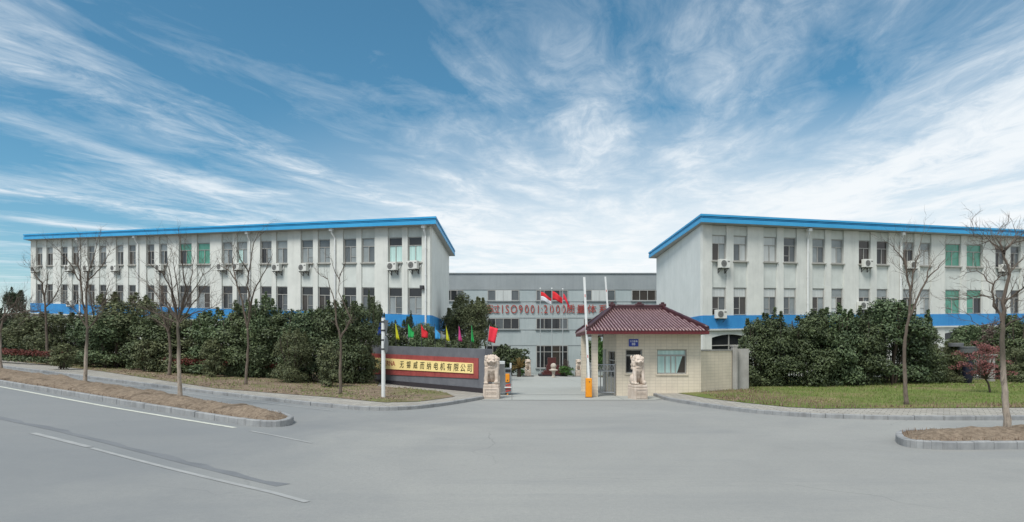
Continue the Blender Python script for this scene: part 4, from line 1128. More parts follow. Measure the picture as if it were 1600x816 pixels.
def boom(base, w_, h_, top, lab, marks):
    r = thing('boom_barrier', lab, 'barrier', tuple(base), 'raised boom barriers')
    MB().box(base.x - w_ / 2, base.x + w_ / 2, base.y - w_ / 2, base.y + w_ / 2, base.z + .02, base.z + h_, .025).build('cabinet', 'orange_paint', r)
    MB().box(base.x - w_ / 2 - .02, base.x + w_ / 2 + .02, base.y - w_ / 2 - .02, base.y + w_ / 2 + .02, base.z - .03, base.z + .018).build('foot_plate', 'dark_metal', r)
    MB().tube([(base.x + .02, base.y - w_ / 2 - .008, base.z + h_ * .82), (base.x + .02, base.y - w_ / 2 + .01, base.z + h_ * .82)], .025, 10).build('lock', 'dark_metal', r)
    a = Vector((base.x, base.y, base.z + h_ + .002)); b_ = Vector(top)
    d_ = (b_ - a); X = Vector((.047, 0, 0)); Yv = Vector((0, .025, 0))
    mb = MB()
    mb.add([a - X - Yv, a + X - Yv, a + X + Yv, a - X + Yv, b_ - X - Yv, b_ + X - Yv, b_ + X + Yv, b_ - X + Yv], [(0, 3, 2, 1), (4, 5, 6, 7), (0, 1, 5, 4), (1, 2, 6, 5), (2, 3, 7, 6), (3, 0, 4, 7)])
    arm = mb.build('boom_arm', 'white_metal', r)
    for f in marks:
        c_ = a + d_ * f; mb = MB(); h2 = d_ * (.12 / d_.length)
        e_ = Vector((0, -.027, 0)) ; X2 = X * .35
        mb.add([c_ - X2 + e_, c_ + X2 + e_, c_ + X2 + h2 + e_, c_ - X2 + h2 + e_], [(0, 1, 2, 3)]); mb.build('reflector', 'red_mark', arm)
    return r
b0 = gp(919.8, 621.5); k_ = b0.y / 1000
boom(b0, 9.6 * k_, 30.5 * k_, at(912.8, 433, b0.y + .1), 'orange boom barrier in front of the porch column with its white arm raised', [.2, .5, .8])
Y2 = 36.5; b1 = Vector((at(957, 560, Y2).x, Y2, H(5.4, Y2)))
boom(b1, .28, .85, at(945.7, 432.5, Y2), 'boom barrier behind the guard house, only its raised white arm showing above the roof', [.62, .84])

# white signpost with two sign plates seen edge on
sp_ = thing('signpost', 'white signpost with two grey backed traffic plates seen edge on, on the left verge', 'signpost', tuple(gp(599, 622, .14)))
b_ = gp(599, 622, .14); k_ = b_.y / 1000; top = EYE + (540 - 497) * k_
MB().tube([(b_.x, b_.y, b_.z - .1), (b_.x, b_.y, top)], .075, 14).build('post', 'white_metal', sp_)
MB().tube([(b_.x, b_.y, top), (b_.x, b_.y, top + .03)], .08, 14).build('cap', 'gate_grey', sp_)
ang = R(3); ex = Vector((math.sin(ang), math.cos(ang), 0)); nx_ = Vector((math.cos(ang), -math.sin(ang), 0))
def plate(pts2, zc_, name):
    c_ = Vector((b_.x, b_.y, zc_)) + nx_ * .10; n2 = len(pts2)
    vs = [c_ + ex * u_ + Vector((0, 0, v_)) for u_, v_ in pts2] + [c_ + nx_ * .02 + ex * u_ + Vector((0, 0, v_)) for u_, v_ in pts2]
    return MB().add(vs, [tuple(range(n2))[::-1], tuple(range(n2, 2 * n2))] + [(i, (i + 1) % n2, n2 + (i + 1) % n2, n2 + i) for i in range(n2)]).build(name, 'gate_grey', sp_)
plate([(-.34, .28), (.34, .28), (0, -.33)], top - .36, 'sign_plate')
plate([(.32 * math.cos(t), .32 * math.sin(t)) for t in [2 * math.pi * j / 24 for j in range(24)]], top - 1.02, 'sign_plate')
for dz in (.15, .48, .85, 1.2):
    MB().tube([(b_.x, b_.y, top - dz - .03), (b_.x, b_.y, top - dz + .03)], .085, 14).build('clamp', 'dark_metal', sp_)

# ================================================================== COURTYARD FURNITURE
Yc = 58.5
st = gp(865, 588.5); zb0 = st.z; kx = st.y / 1000
steps = thing('stepped_pedestal', 'maroon stepped stone pedestal with a square slab at the centre of the courtyard', 'monument', tuple(st))
for i, (xa, xb, y0, y1) in enumerate([(843, 887, 590, 586.2), (848, 882, 586, 583.2), (851, 879, 583, 580.2), (855, 875, 580, 571.5)]):
    MB().box((xa - 800) * kx, (xb - 800) * kx, st.y + .2 + i * .4, st.y + 3.4 - i * .2, EYE - (y0 - 540) * kx, EYE - (y1 - 540) * kx - .002).build('step', 'maroon_stone' if i else 'sign_base', steps)
MB().box((857.5 - 800) * kx, (871 - 800) * kx, st.y + 1.9, st.y + 2.3, EYE - (571.5 - 540) * kx, EYE - (559.5 - 540) * kx, .02).build('slab', 'maroon_stone', steps)
gb = gp(864.8, 590.2); kk = gb.y / 1000
orb = thing('stone_lantern', 'pale round topped stone ornament in front of the maroon stepped pedestal', 'ornament', tuple(gb))
MB().lathe(gb, [(.17, -.02), (.17, .12), (.13, .14), (.12, .30), (.15, .46), (.16, .54)], 20).build('stand', 'pale_stone', orb, smooth=False)
MB().lathe(gb + Vector((0, 0, .542)), [(.16, 0), (.40, .10), (.40, .14), (.22, .20), (.22, .28)], 24).build('dish', 'pale_stone', orb)
MB().ball(gb + Vector((0, 0, 1.02)), (.25, .25, .25), None, 24, 16).build('globe', 'pale_stone', orb, smooth=True)
for px, y0, kind, lab in ((844.3, 452, 'two', 'white flagpole with a red and white flag, left of three in the courtyard'), (862.3, 452, 'red', 'white flagpole with a red flag, middle of three in the courtyard'), (879.3, 453, 'limp', 'white flagpole with a limp red flag, right of three in the courtyard')):
    b_ = gp(px, 587.2); Y = b_.y; k_ = Y / 1000
    f_ = thing('flagpole', lab, 'flagpole', tuple(b_), 'courtyard flagpoles')
    zt = EYE + (540 - y0) * k_
    MB().tube([(b_.x, b_.y, b_.z - .05), (b_.x, b_.y, zt)], [.05, .032], 10).build('pole', 'pole_grey', f_)
    MB().ball((b_.x, b_.y, zt + .06), (.08, .08, .08)).build('finial', 'white_metal', f_, smooth=True)
    MB().lathe(b_, [(.18, -.02), (.18, .06), (.1, .1)], 14).build('foot', 'dark_metal', f_)
    def cloth(f0, f1, name, mat, W, slope_, hgt, z0):
        n1, n2 = 12, 4; vs = []
        for i in range(n1 + 1):
            u_ = i / n1
            for j in range(n2 + 1):
                v_ = f0 + (f1 - f0) * j / n2
                vs.append((b_.x + .06 + W * u_, b_.y + .12 * math.sin(u_ * 8 + v_) * u_, z0 - slope_ * u_ ** 1.2 - hgt * v_ * (1 - .35 * u_) + .06 * math.sin(u_ * 6)))
        o = MB().add(vs, [(i * (n2 + 1) + j, i * (n2 + 1) + j + 1, (i + 1) * (n2 + 1) + j + 1, (i + 1) * (n2 + 1) + j) for i in range(n1) for j in range(n2)]).build(name, mat, f_, smooth=True)
        so = o.modifiers.new('thickness', 'SOLIDIFY'); so.thickness = .01
        return o
    z0 = zt - .22
    if kind == 'two':
        fl_ = cloth(0, .46, 'flag', 'cloth_red', 1.02, .62, .92, z0 - .05); w2 = cloth(.462, 1, 'lower_half', 'cloth_white', 1.02, .62, .92, z0 - .05)
    elif kind == 'red': cloth(0, 1, 'flag', 'cloth_red', 1.02, .62, .86, z0)
    else: cloth(0, 1, 'flag', 'cloth_crimson', .62, 1.15, .55, z0 - .15)
# glazed vat and stone post among the shrubs of the right lawn
v_ = gp(1512, 600, .14); k_ = v_.y / 1000
vat = thing('garden_urn', 'large dark glazed urn standing among shrubs behind the small red maple', 'urn', tuple(v_))
zt = EYE + (540 - 541) * k_
MB().lathe(v_, [(.16, 0), (.22, .25), (.25, .6), (.24, zt - v_.z - .42)], 28).build('body', 'vat_blue', vat, smooth=False)
zz = zt - .415
MB().lathe((v_.x, v_.y, zz), [(.30, 0), (.44, .06), (.50, .28), (.46, .29), (.46, .33), (.51, .34), (.51, .40)], 28).build('bowl', 'vat_glaze', vat)
mb = MB()
mb.lathe((v_.x - .5, v_.y + .2, zt - .02), [(.34, 0), (.36, .15), (.36, .2)], 24); mb.build('lid', 'vat_glaze', vat)
spst = thing('stone_post', 'pale stone post standing behind the small red maple', 'post', tuple(gp(1548, 597, .14)))
v2 = gp(1548, 597, .14)
MB().box(v2.x - .15, v2.x + .15, v2.y - .15, v2.y + .15, v2.z - .1, v2.z + 1.45, .02).build('shaft', 'grey_plaster', spst)
MB().box(v2.x - .24, v2.x + .24, v2.y - .24, v2.y + .24, v2.z + 1.452, v2.z + 1.56, .02).build('cap', 'grey_plaster', spst)
# ================================================================== VEGETATION
def leaves(name, lobes, n, leaf, seed, mat, parent, shoots=0, droop=0.0, base=None, sharp=0.55):
    rng = np.random.default_rng(seed)
    c = np.array([l[0] for l in lobes]); r = np.array([l[1] for l in lobes], float)
    if r.ndim == 1: r = np.stack([r, r, r], 1)
    w = (r[:, 0] * r[:, 2]); w = w / w.sum()
    k = rng.choice(len(lobes), n, p=w)
    d = rng.normal(size=(n, 3)); d /= np.linalg.norm(d, axis=1)[:, None]
    d[:, 2] = np.where(d[:, 2] < -0.55, -d[:, 2] * 0.6, d[:, 2])
    rad = 1 - np.abs(rng.normal(0, 0.20, n)); rad += rng.normal(0, 0.07, n)
    p = c[k] + d * r[k] * rad[:, None]
    if shoots:
        hi = np.argsort(-c[:, 2])[: max(4, len(lobes) // 2)]
        m = int(n * 0.10); i0 = rng.choice(n, m, replace=False); sh = rng.integers(0, shoots, m)
        bx = rng.choice(hi, shoots); ang = rng.uniform(0, 6.28, shoots); hl = rng.uniform(0.25, 0.75, shoots) * r[:, 2].mean() * 1.5
        top = c[bx] + np.stack([np.cos(ang) * r[bx, 0] * .7, np.sin(ang) * r[bx, 1] * .7, r[bx, 2] * 0.7], 1)
        f = rng.uniform(0, 1, m)
        p[i0] = top[sh] + np.stack([rng.normal(0, .05, m) * (1.6 - f), rng.normal(0, .05, m) * (1.6 - f), hl[sh] * f], 1)
        d[i0] = rng.normal(size=(m, 3)); d[i0] /= np.linalg.norm(d[i0], axis=1)[:, None]
    nrm = d + rng.normal(0, sharp, (n, 3)); nrm[:, 2] += 0.35
    nrm /= np.linalg.norm(nrm, axis=1)[:, None]
    t = np.cross(nrm, rng.normal(size=(n, 3))); t /= np.linalg.norm(t, axis=1)[:, None]
    t[:, 2] -= droop; t /= np.linalg.norm(t, axis=1)[:, None]
    b = np.cross(nrm, t)
    s = rng.uniform(0.6, 1.25, n)[:, None]
    l, wd = leaf[0] * s, leaf[1] * s
    v = np.stack([p - t * l * .5, p + b * wd * .5, p + t * l * .5 + nrm * l * -.12, p - b * wd * .5], 1).reshape(-1, 3)
    if base is not None: v = v - np.array(base)
    me = bpy.data.meshes.new(name)
    me.vertices.add(4 * n); me.vertices.foreach_set('co', v.astype(np.float32).ravel())
    me.loops.add(4 * n); me.loops.foreach_set('vertex_index', np.arange(4 * n, dtype=np.int32))
    me.polygons.add(n); me.polygons.foreach_set('loop_start', np.arange(0, 4 * n, 4, dtype=np.int32)); me.polygons.foreach_set('loop_total', np.full(n, 4, np.int32))
    me.update(calc_edges=True)
    return link(name, me, mat, parent)

SHW, SHH = 3.0, 4.0
def shrub_proto(seed, mat, n=19000, leaf=(.125, .06), cone=False, pname='evergreen_shrub'):
    rr = random.Random(seed); r = thing(pname, 'x', 'shrub')
    lobes = []
    for i in range(40):
        z = rr.uniform(.06, .90)
        prof = (1 - z) * 0.9 + 0.1 if cone else math.sin(math.pi * min(1, .22 + z * .72)) ** 0.6
        a = rr.uniform(0, 6.28); q = rr.uniform(.45, 1.0) * prof * .36 * SHW
        rad = rr.uniform(.15, .24) * SHW * (0.55 + .45 * prof)
        lobes.append(((q * math.cos(a), q * math.sin(a), z * SHH * .93), (rad, rad, rad * rr.uniform(.7, 1.0))))
    leaves('foliage', lobes, n, leaf, seed, mat, r, shoots=16)
    mb = MB()
    for i in range(7):
        a = rr.uniform(0, 6.28); x, y = .25 * math.cos(a), .25 * math.sin(a)
        mb.tube([(x * .5, y * .5, -.1), (x * 1.3, y * 1.3, 1.0), (x * 3.2, y * 3.2, 2.4), (x * 3.6, y * 3.6, 3.3)], [.05, .04, .028, .012], 6)
    mb.build('stems', 'stem_brown', r)
    return r
PROTO = {}
def plant(kind, px, wpx, top, base, label, group=None, back=0.42, off=0.14, Y=None, name=None):
    if Y is None:
        b_ = gp(px, base, off); Yc_ = b_.y + back * wpx / 1000 * b_.y
    else: Yc_ = Y
    X = (px - 800) / 1000 * Yc_; zb_ = H(X, Yc_) + off - .02
    w_ = wpx / 1000 * Yc_ * (1.2 if kind in ('dark1', 'dark2', 'mid1', 'mid2', 'olive1', 'olive2') and wpx > 50 else 1.0); h_ = (EYE + (540 - top) / 1000 * Yc_ - zb_) * 1.03
    src, first = PROTO[kind]
    r = src if first else dup(src); PROTO[kind] = (src, False)
    r.location = (X, Yc_, zb_); r.scale = (w_ / SHW / .98, w_ / SHW * 0.9, h_ / SHH / 1.0)
    r.rotation_euler = (0, 0, (px * 1.37) % 6.28)
    r['label'] = label
    if group: r['group'] = group
    if name: r.name = name
    return r
PROTO['dark1'] = (shrub_proto(1, 'leaf_dark'), True)
PROTO['dark2'] = (shrub_proto(2, 'leaf_dark', leaf=(.14, .06)), True)
PROTO['olive1'] = (shrub_proto(3, 'leaf_olive', leaf=(.115, .05)), True)
PROTO['olive2'] = (shrub_proto(4, 'leaf_olive', leaf=(.13, .055)), True)
PROTO['mid1'] = (shrub_proto(5, 'leaf_mid'), True)
PROTO['mid2'] = (shrub_proto(6, 'leaf_mid', leaf=(.15, .07)), True)
PROTO['cone'] = (shrub_proto(7, 'leaf_conifer', 15000, (.13, .05), True, 'conifer'), True)
PROTO['small'] = (shrub_proto(8, 'leaf_olive', 4500, (.24, .11)), True)
PROTO['brown'] = (shrub_proto(9, 'leaf_brown', 3200, (.16, .07)), True)
PROTO['bright'] = (shrub_proto(10, 'leaf_bright', 4200, (.24, .12)), True)
GL_, GR_ = 'evergreen shrubs in the hedge row on the left', 'evergreen shrubs in the hedge row on the right'
for a in [
    ('cone', 22, 84, 447, 560, 'tall dark conifer at the far left end beyond the left building'),
    ('dark1', -25, 90, 488, 555, 'dark shrub cut by the left edge of the photo'),
    ('olive1', 62, 92, 489, 565, 'olive shrub behind the thin bare tree nearest the far left'),
    ('dark2', 40, 80, 494, 560, 'dark shrub between the conifer and the thin bare tree'),
    ('olive2', 108, 92, 487, 569, 'yellowish olive shrub directly behind the pale trunked island tree'),
    ('mid1', 150, 78, 494, 572, 'shrub behind the low forked bare tree left of the tall rounded shrub'),
    ('olive1', 205, 112, 461, 577, 'tallest rounded olive shrub covering the third drainpipe of the left building'),
    ('mid1', 178, 86, 485, 577, 'mid green shrub at the left foot of the tallest rounded olive shrub'),
    ('dark1', 252, 92, 483, 582, 'dark shrub behind the big many branched island tree'),
    ('olive2', 300, 96, 488, 585, 'olive shrub right of the big many branched island tree, below the blue band'),
    ('mid2', 346, 90, 484, 588, 'mid green shrub with a rounded top below the close pair of air conditioners'),
    ('dark2', 392, 84, 476, 592, 'dark shrub directly behind the tall forked bare tree'),
    ('mid2', 408, 58, 463, 592, 'narrow leafy shrub whose tip rises over the lower window sills'),
    ('dark1', 440, 90, 481, 594, 'dark broadleaf shrub between the two forked verge trees'),
    ('mid1', 482, 84, 478, 598, 'mid green shrub just left of the cut back bare tree'),
    ('olive1', 458, 60, 515, 600, 'low olive shrub in front of the dark broadleaf one'),
    ('dark2', 522, 84, 470, 600, 'dark shrub directly behind the cut back bare tree'),
    ('dark1', 551, 76, 471, 601, 'very dark shrub touching the ground at the left end of the sign wall'),
    ('dark2', 584, 42, 461, 596, 'dark shrub with the highest pointed tip above the white signpost')]:
    plant(*a, group=GL_ if a[0] != 'cone' else None, name='evergreen_shrub' if a[0] != 'cone' else None)
for i, (px, w_, t_, b_, lab) in enumerate([(97, 40, 535, 578, 'small sparse shrub left of the pale trunked island tree'), (128, 40, 545, 574, 'small round shrub behind the pale trunked island tree'),
                                            (229, 46, 528, 583, 'small shrub between the two leaning bare trees'), (333, 42, 528, 591, 'small shrub in front of the red leaved hedge'), (516, 46, 535, 606, 'small twiggy shrub beside the cut back bare tree')]):
    plant('small', px, w_, t_, b_, lab, 'small shrubs in front of the left hedge row', name='small_shrub')
for a in [
    ('cone', 640, 40, 484, 0, 'small conical evergreen with the highest tip behind the sign wall', 36.5),
    ('dark1', 616, 52, 500, 0, 'dark shrub behind the signpost and the sign wall', 36.8),
    ('mid1', 662, 52, 500, 0, 'mid green shrub behind the red and blue pennants', 35.8),
    ('dark2', 690, 58, 521, 0, 'low dark shrub behind the yellow and pink pennants', 34.6),
    ('dark1', 727, 52, 526, 0, 'low dark shrub behind the sign wall under the big round tree', 34.0)]:
    plant(a[0], a[1], a[2], a[3], a[4], a[5], 'evergreens behind the sign wall', Y=a[6])
for a in [
    ('dark1', 1186, 76, 496, 606, 'dark shrub at the left end of the right hedge row beside the grey pillar'),
    ('dark2', 1222, 80, 488, 606, 'second dark shrub from the grey pillar in the right hedge row'),
    ('dark1', 1266, 88, 483, 606, 'dark shrub below the drainpipe near the left end of the right building'),
    ('mid2', 1303, 76, 478, 605, 'mid green shrub left of the air conditioner standing just above the hedge'),
    ('dark2', 1346, 84, 486, 604, 'dark shrub right below the air conditioner standing just above the hedge'),
    ('mid1', 1392, 104, 461, 603, 'tallest broad shrub directly behind the slender forked tree on the right lawn'),
    ('dark1', 1432, 68, 500, 601, 'dark shrub at the right foot of the tallest broad shrub'),
    ('olive2', 1470, 66, 536, 598, 'low olive shrub in front of the blue band gap on the right'),
    ('olive1', 1493, 58, 533, 600, 'low shrub half covering the glazed urn'),
    ('mid1', 1528, 84, 503, 592, 'rounded evergreen behind the glazed urn'),
    ('dark2', 1592, 74, 490, 596, 'dark evergreen behind the large pale barked tree at the right edge'),
    ('olive2', 1606, 60, 540, 600, 'olive shrub cut by the right edge of the photo'),
    ('dark1', 1640, 90, 478, 596, 'dark shrub just outside the right edge of the photo')]:
    if a[1] < 1640: plant(*a, group=GR_)
plant('brown', 1552, 62, 498, 594, 'brownish twiggy shrub behind the small red maple', name='brown_shrub')

def round_tree(label, px, Y, cy, rx, ry, mat, n, leaf, seed, off=0.1, name='tree', group=None):
    X = (px - 800) / 1000 * Y; z0 = H(X, Y) + off; zc = EYE + (540 - cy) / 1000 * Y; RX, RZ = rx / 1000 * Y, ry / 1000 * Y
    r = thing(name, label, 'tree', (X, Y, z0), group); rr = random.Random(seed); lobes = []
    for i in range(46):
        a = rr.uniform(0, 6.28); e = rr.uniform(-.9, .95); q = rr.uniform(.45, .86)
        rad = rr.uniform(.25, .38)
        c_ = math.sqrt(1 - e * e)
        lobes.append(((q * RX * c_ * math.cos(a), q * RX * c_ * math.sin(a), zc - z0 + q * RZ * e), (rad * RX, rad * RX, rad * RZ * .85)))
    leaves('crown', lobes, n, leaf, seed, mat, r, shoots=14)
    mb = MB(); mb.tube([(X, Y, z0 - .1), (X + .05, Y, z0 + (zc - z0) * .4), (X - .03, Y, zc)], [.17, .13, .07], 10)
    for k in range(6):
        a = k * 1.05; mb.tube([(X, Y, z0 + (zc - z0) * (.45 + .05 * k)), (X + math.cos(a) * RX * .4, Y + math.sin(a) * RX * .4, zc), (X + math.cos(a) * RX * .75, Y + math.sin(a) * RX * .75, zc + RZ * .4)], [.07, .045, .015], 6)
    mb.build('trunk', 'bark_grey', r)
    return r
round_tree('big round dark evergreen tree behind the right end of the sign wall', 733, 46, 507, 42, 48, 'leaf_olive', 26000, (.16, .07), 21)
round_tree('round dense evergreen tree in the courtyard behind the folding gate', 798, 63, 562, 31, 25, 'leaf_dark', 9000, (.24, .11), 22)
round_tree('dark tree seen between the two porch columns of the guard house', 926, 62, 552, 19, 24, 'leaf_mid', 6000, (.26, .12), 23)
round_tree('bright green shrubby tree seen behind the pedestrian gate', 944, 56, 560, 15, 24, 'leaf_bright', 5000, (.22, .11), 24)
plant('bright', 884, 30, 571.5, 588, 'clipped bright green bush right of the maroon stepped pedestal', 'bright bushes in the courtyard', off=.05, name='clipped_bush')
plant('bright', 814, 15, 576, 587.5, 'bright green bush between the cycad and the small lion', 'bright bushes in the courtyard', off=.05, name='clipped_bush')
plant('brown', 883, 18, 560, 586, 'small dark reddish bush behind the clipped bright green bush', off=.05, Y=63.5, name='reddish_bush')
# cycad
cb = gp(811, 588.3, .05); cy_ = thing('cycad', 'yellowed cycad with arching fronds left of the small courtyard lion', 'plant', tuple(cb))
MB().tube([cb + Vector((0, 0, -.1)), cb + Vector((0, 0, .7))], [.2, .17], 10).build('trunk', 'stem_brown', cy_)
mb = MB(); rr = random.Random(3)
for k in range(34):
    a = rr.uniform(0, 6.28); el = rr.uniform(.2, 1.35); Lf = rr.uniform(1.0, 1.45)
    pts = []
    for j in range(7):
        u_ = j / 6; hz = Lf * u_ * math.cos(el) ; vz = Lf * u_ * math.sin(el) - .55 * u_ ** 2.2 * math.cos(el)
        pts.append(cb + Vector((hz * math.cos(a), hz * math.sin(a), .7 + vz)))
    mb.tube(pts, [.015] * 6 + [.005], 4)
    sd_ = Vector((-math.sin(a), math.cos(a), 0))
    for j in range(1, 7):
        for s_ in (-1, 1):
            for q_ in (0, .5):
                b_ = pts[j - 1].lerp(pts[j], q_); t_ = (pts[j] - pts[j - 1]).normalized()
                e_ = b_ + (sd_ * s_ + t_ * .6) * .22 * (1 - .08 * j)
                mb.add([b_ - t_ * .03, b_ + t_ * .03, e_], [(0, 1, 2)])
mb.build('fronds', 'leaf_cycad', cy_)

# low hedges with red new growth along the left verge
def red_hedge(pts_px, y_top, h_px, label):
    pts = [gp(*p, .14) for p in pts_px]
    r = thing('red_leaved_hedge', label, 'hedge', tuple(pts[len(pts) // 2])); b_ = pts[len(pts) // 2]
    lo, hi = [], []
    rr = random.Random(int(pts_px[0][0]))
    for q_ in resample([(p.x, p.y) for p in pts], .35):
        z = H(q_.x, q_.y) + .14
        q2 = q_ + Vector((0, .35, 0))
        hh = .75 + rr.uniform(-.06, .06)
        lo.append(((q2.x, q2.y, z + hh * .35), (.36, .36, hh * .36))); hi.append(((q2.x, q2.y, z + hh * .90), (.34, .34, .24)))
    leaves('lower_leaves', lo, 95 * len(lo), (.14, .07), 31, 'leaf_dark', r, base=b_)
    leaves('red_tops', hi, 110 * len(hi), (.13, .05), 32, 'leaf_red', r, base=b_)
red_hedge([(222, 581), (300, 586), (380, 590), (456, 594)], 0, 0, 'long low hedge with red new leaves in front of the left shrubs')
red_hedge([(-40, 564), (30, 569), (95, 572)], 0, 0, 'short red leaved hedge at the far left behind the thin bare tree')

# small red maple
mp = gp(1548, 614, .15); mr = thing('red_maple', 'small red leaved maple on the right lawn beside the large pale barked tree', 'tree', tuple(mp))
k_ = mp.y / 1000; rr = random.Random(6); lob = []
mb = MB(); mb.tube([mp + Vector((0, 0, -.1)), mp + Vector((-.1, 0, .4)), mp + Vector((-.25, .1, .75))], [.045, .04, .03], 8)
for i in range(26):
    a = rr.uniform(0, 6.28); q = rr.uniform(.2, 1.0)
    tip = mp + Vector((-.25 + math.cos(a) * q * 40 * k_ * .95, math.sin(a) * q * 1.1, .75 + rr.uniform(.1, 1.0) * (66 * k_ - .4) * (1.1 - .4 * q)))
    mid = (mp + Vector((-.2, 0, .6))).lerp(tip, .5) + Vector((0, 0, -.05))
    mb.tube([mp + Vector((-.2, 0, .6)), mid, tip], [.022, .013, .005], 5)
    lob.append((tuple(tip), (.26, .26, .15))); lob.append((tuple(mid), (.2, .2, .12)))
mb.build('branches', 'stem_brown', mr)
leaves('foliage', lob, 3000, (.085, .035), 41, 'leaf_maple', mr, base=mp, droop=.5)

# picket fences in the hedge rows
def fence(a, b_, label, h=1.55):
    a = Vector((a[0], a[1], 0)); b_ = Vector((b_[0], b_[1], 0)); m_ = a.lerp(b_, .5)
    r = thing('picket_fence', label, 'fence', (m_.x, m_.y, H(m_.x, m_.y) + .12)); n_ = int((b_ - a).length / .16)
    mb = MB()
    for k in range(n_ + 1):
        p = a.lerp(b_, k / n_); z = H(p.x, p.y) + .1
        mb.box(p.x - .025, p.x + .025, p.y - .012, p.y + .012, z, z + h)
    mb.build('pickets', 'fence_grey', r)
    for zz in (.35, 1.3):
        mb = MB(); q_ = resample([(a.x, a.y), (b_.x, b_.y)], 2)
        mb.tube([(p.x, p.y + .035, H(p.x, p.y) + zz) for p in q_], .025, 6); mb.build('rail', 'fence_grey', r)
fa, fb, fc, fd = gp(90, 566, .14), gp(570, 598, .14), gp(1168, 604, .14), gp(1580, 594, .14)
fence((fa.x, fa.y + .5), (fb.x, fb.y + .3), 'pale picket fence showing in gaps between the shrubs left of the sign wall')
fence((fc.x, fc.y + .5), (fd.x, fd.y + .5), 'pale picket fence showing low behind the right hedge row')

# ------------------------------------------------------------------ bare trees
def bare_tree(label, off, trunk, limbs, wpx, bark, seed, group=None, twig=1.0, depth=1.0, density=1.0):
    rr = random.Random(seed)
    b_ = gp(*trunk[0], off); Y = b_.y; k_ = Y / 1000
    r = thing('bare_tree', label, 'tree', tuple(b_), group)
    pts = [at(p[0], p[1], Y) for p in trunk]; pts[0] = b_ + Vector((0, 0, -.12))
    r0 = wpx / 2 * k_ * .78; rads = [r0 * (1 - .42 * i / (len(pts) - 1)) for i in range(len(pts))]
    fine = []; fr = []
    for i in range(len(pts) - 1):
        for j in range(4):
            f = j / 4; q = pts[i].lerp(pts[i + 1], f)
            fine.append(q + Vector((rr.uniform(-1, 1), rr.uniform(-1, 1), 0)) * r0 * .16); fr.append((rads[i] + (rads[i + 1] - rads[i]) * f) * rr.uniform(.94, 1.08))
    fine.append(pts[-1]); fr.append(rads[-1]); fr[0] *= 1.45; fr[1] *= 1.12
    mb = MB(); mb.tube(fine, fr, 12); mb.build('trunk', bark, r, smooth=True)
    br = MB()
    def twigs(p, d, ln, rad, lev):
        n_ = 4; q = [p]; dd = d.copy()
        for i in range(n_):
            dd = (dd + Vector((rr.gauss(0, .16), rr.gauss(0, .16), rr.gauss(.05, .13)))).normalized()
            q.append(q[-1] + dd * ln / n_)
        br.tube(q, [rad * (1 - .8 * i / n_) for i in range(n_ + 1)], 5 if lev else 4, cap=False)
        if lev > 0:
            for i in range(1, n_ + 1):
                for _ in range(rr.choice([1, 1, 2]) if density >= 1 else 1):
                    t = (q[i] - q[i - 1]).normalized()
                    side = t.cross(Vector((rr.gauss(0, 1), rr.gauss(0, 1), rr.gauss(0, 1)))).normalized()
                    twigs(q[i], (t * .75 + side * rr.uniform(.5, .9) + Vector((0, 0, .18))).normalized(), ln * rr.uniform(.35, .65), rad * .6, lev - 1)
    for li, lm in enumerate(limbs):
        w0 = lm[0]; q = []; dy = rr.uniform(-depth, depth) if li else rr.uniform(-.2, .2) * depth
        L_ = lm[1:]
        for i, (px, py) in enumerate(L_):
            f = i / max(1, len(L_) - 1); q.append(at(px, py, Y + dy * f))
        fq = []
        for i in range(len(q) - 1):
            for j in range(3): fq.append(q[i].lerp(q[i + 1], j / 3) + (Vector((rr.uniform(-1, 1), rr.uniform(-1, 1), rr.uniform(-1, 1))) * .03 if j or i else Vector()))
        fq.append(q[-1]); n_ = len(fq); ra = w0 / 2 * k_ * .74
        br.tube(fq, [ra * (1 - .78 * i / (n_ - 1)) for i in range(n_)], 7, cap=False)
        for i in range(1, n_):
            for _k in range((1 if rr.random() < .95 * density or i == n_ - 1 else 0) + (1 if rr.random() < .45 * density else 0)):
                t = (fq[i] - fq[i - 1]).normalized(); side = t.cross(Vector((rr.gauss(0, 1), rr.gauss(0, 1), rr.gauss(0, 1)))).normalized()
                twigs(fq[i], (t * .8 + side * rr.uniform(.4, .9) + Vector((0, 0, .25))).normalized(), twig * rr.uniform(.6, 1.2), max(.0065, ra * .30 * (1 - .6 * i / n_)), 1 if rr.random() < .5 else 2)
    br.build('branches', 'bark_grey', r)
    return r
ISL = 'bare trees planted in the road islands'; VG = 'bare trees on the left verge'
bare_tree('pale trunked bare island tree cut by the left edge', .22, [(1, 578), (0, 545), (0, 520)],
          [(4, (0, 520), (6, 492), (28, 490), (45, 487), (64, 484)), (3, (0, 515), (8, 485), (15, 466)), (3, (1, 500), (20, 478), (32, 469)), (3, (0, 510), (-15, 470), (-20, 440))], 7, 'bark_pale', 50, ISL, .9)
bare_tree('bare island tree with a straight pale trunk, left of the many branched island tree', .24, [(132.5, 600), (134, 560), (136, 530), (136, 508)],
          [(4.5, (136, 510), (129, 470), (126, 435), (121, 415), (123, 395), (126, 376)), (4.5, (136, 508), (136, 455), (137, 430), (148, 402), (153, 374)), (3, (128, 445), (118, 430), (107, 407), (95, 395), (83, 386)),
           (3, (136, 440), (152, 425), (166, 405), (172, 388)), (3, (136, 515), (150, 500), (158, 480), (175, 460)), (2.5, (136, 512), (122, 490), (110, 478), (95, 470))], 7, 'bark_pale', 51, ISL, .6)
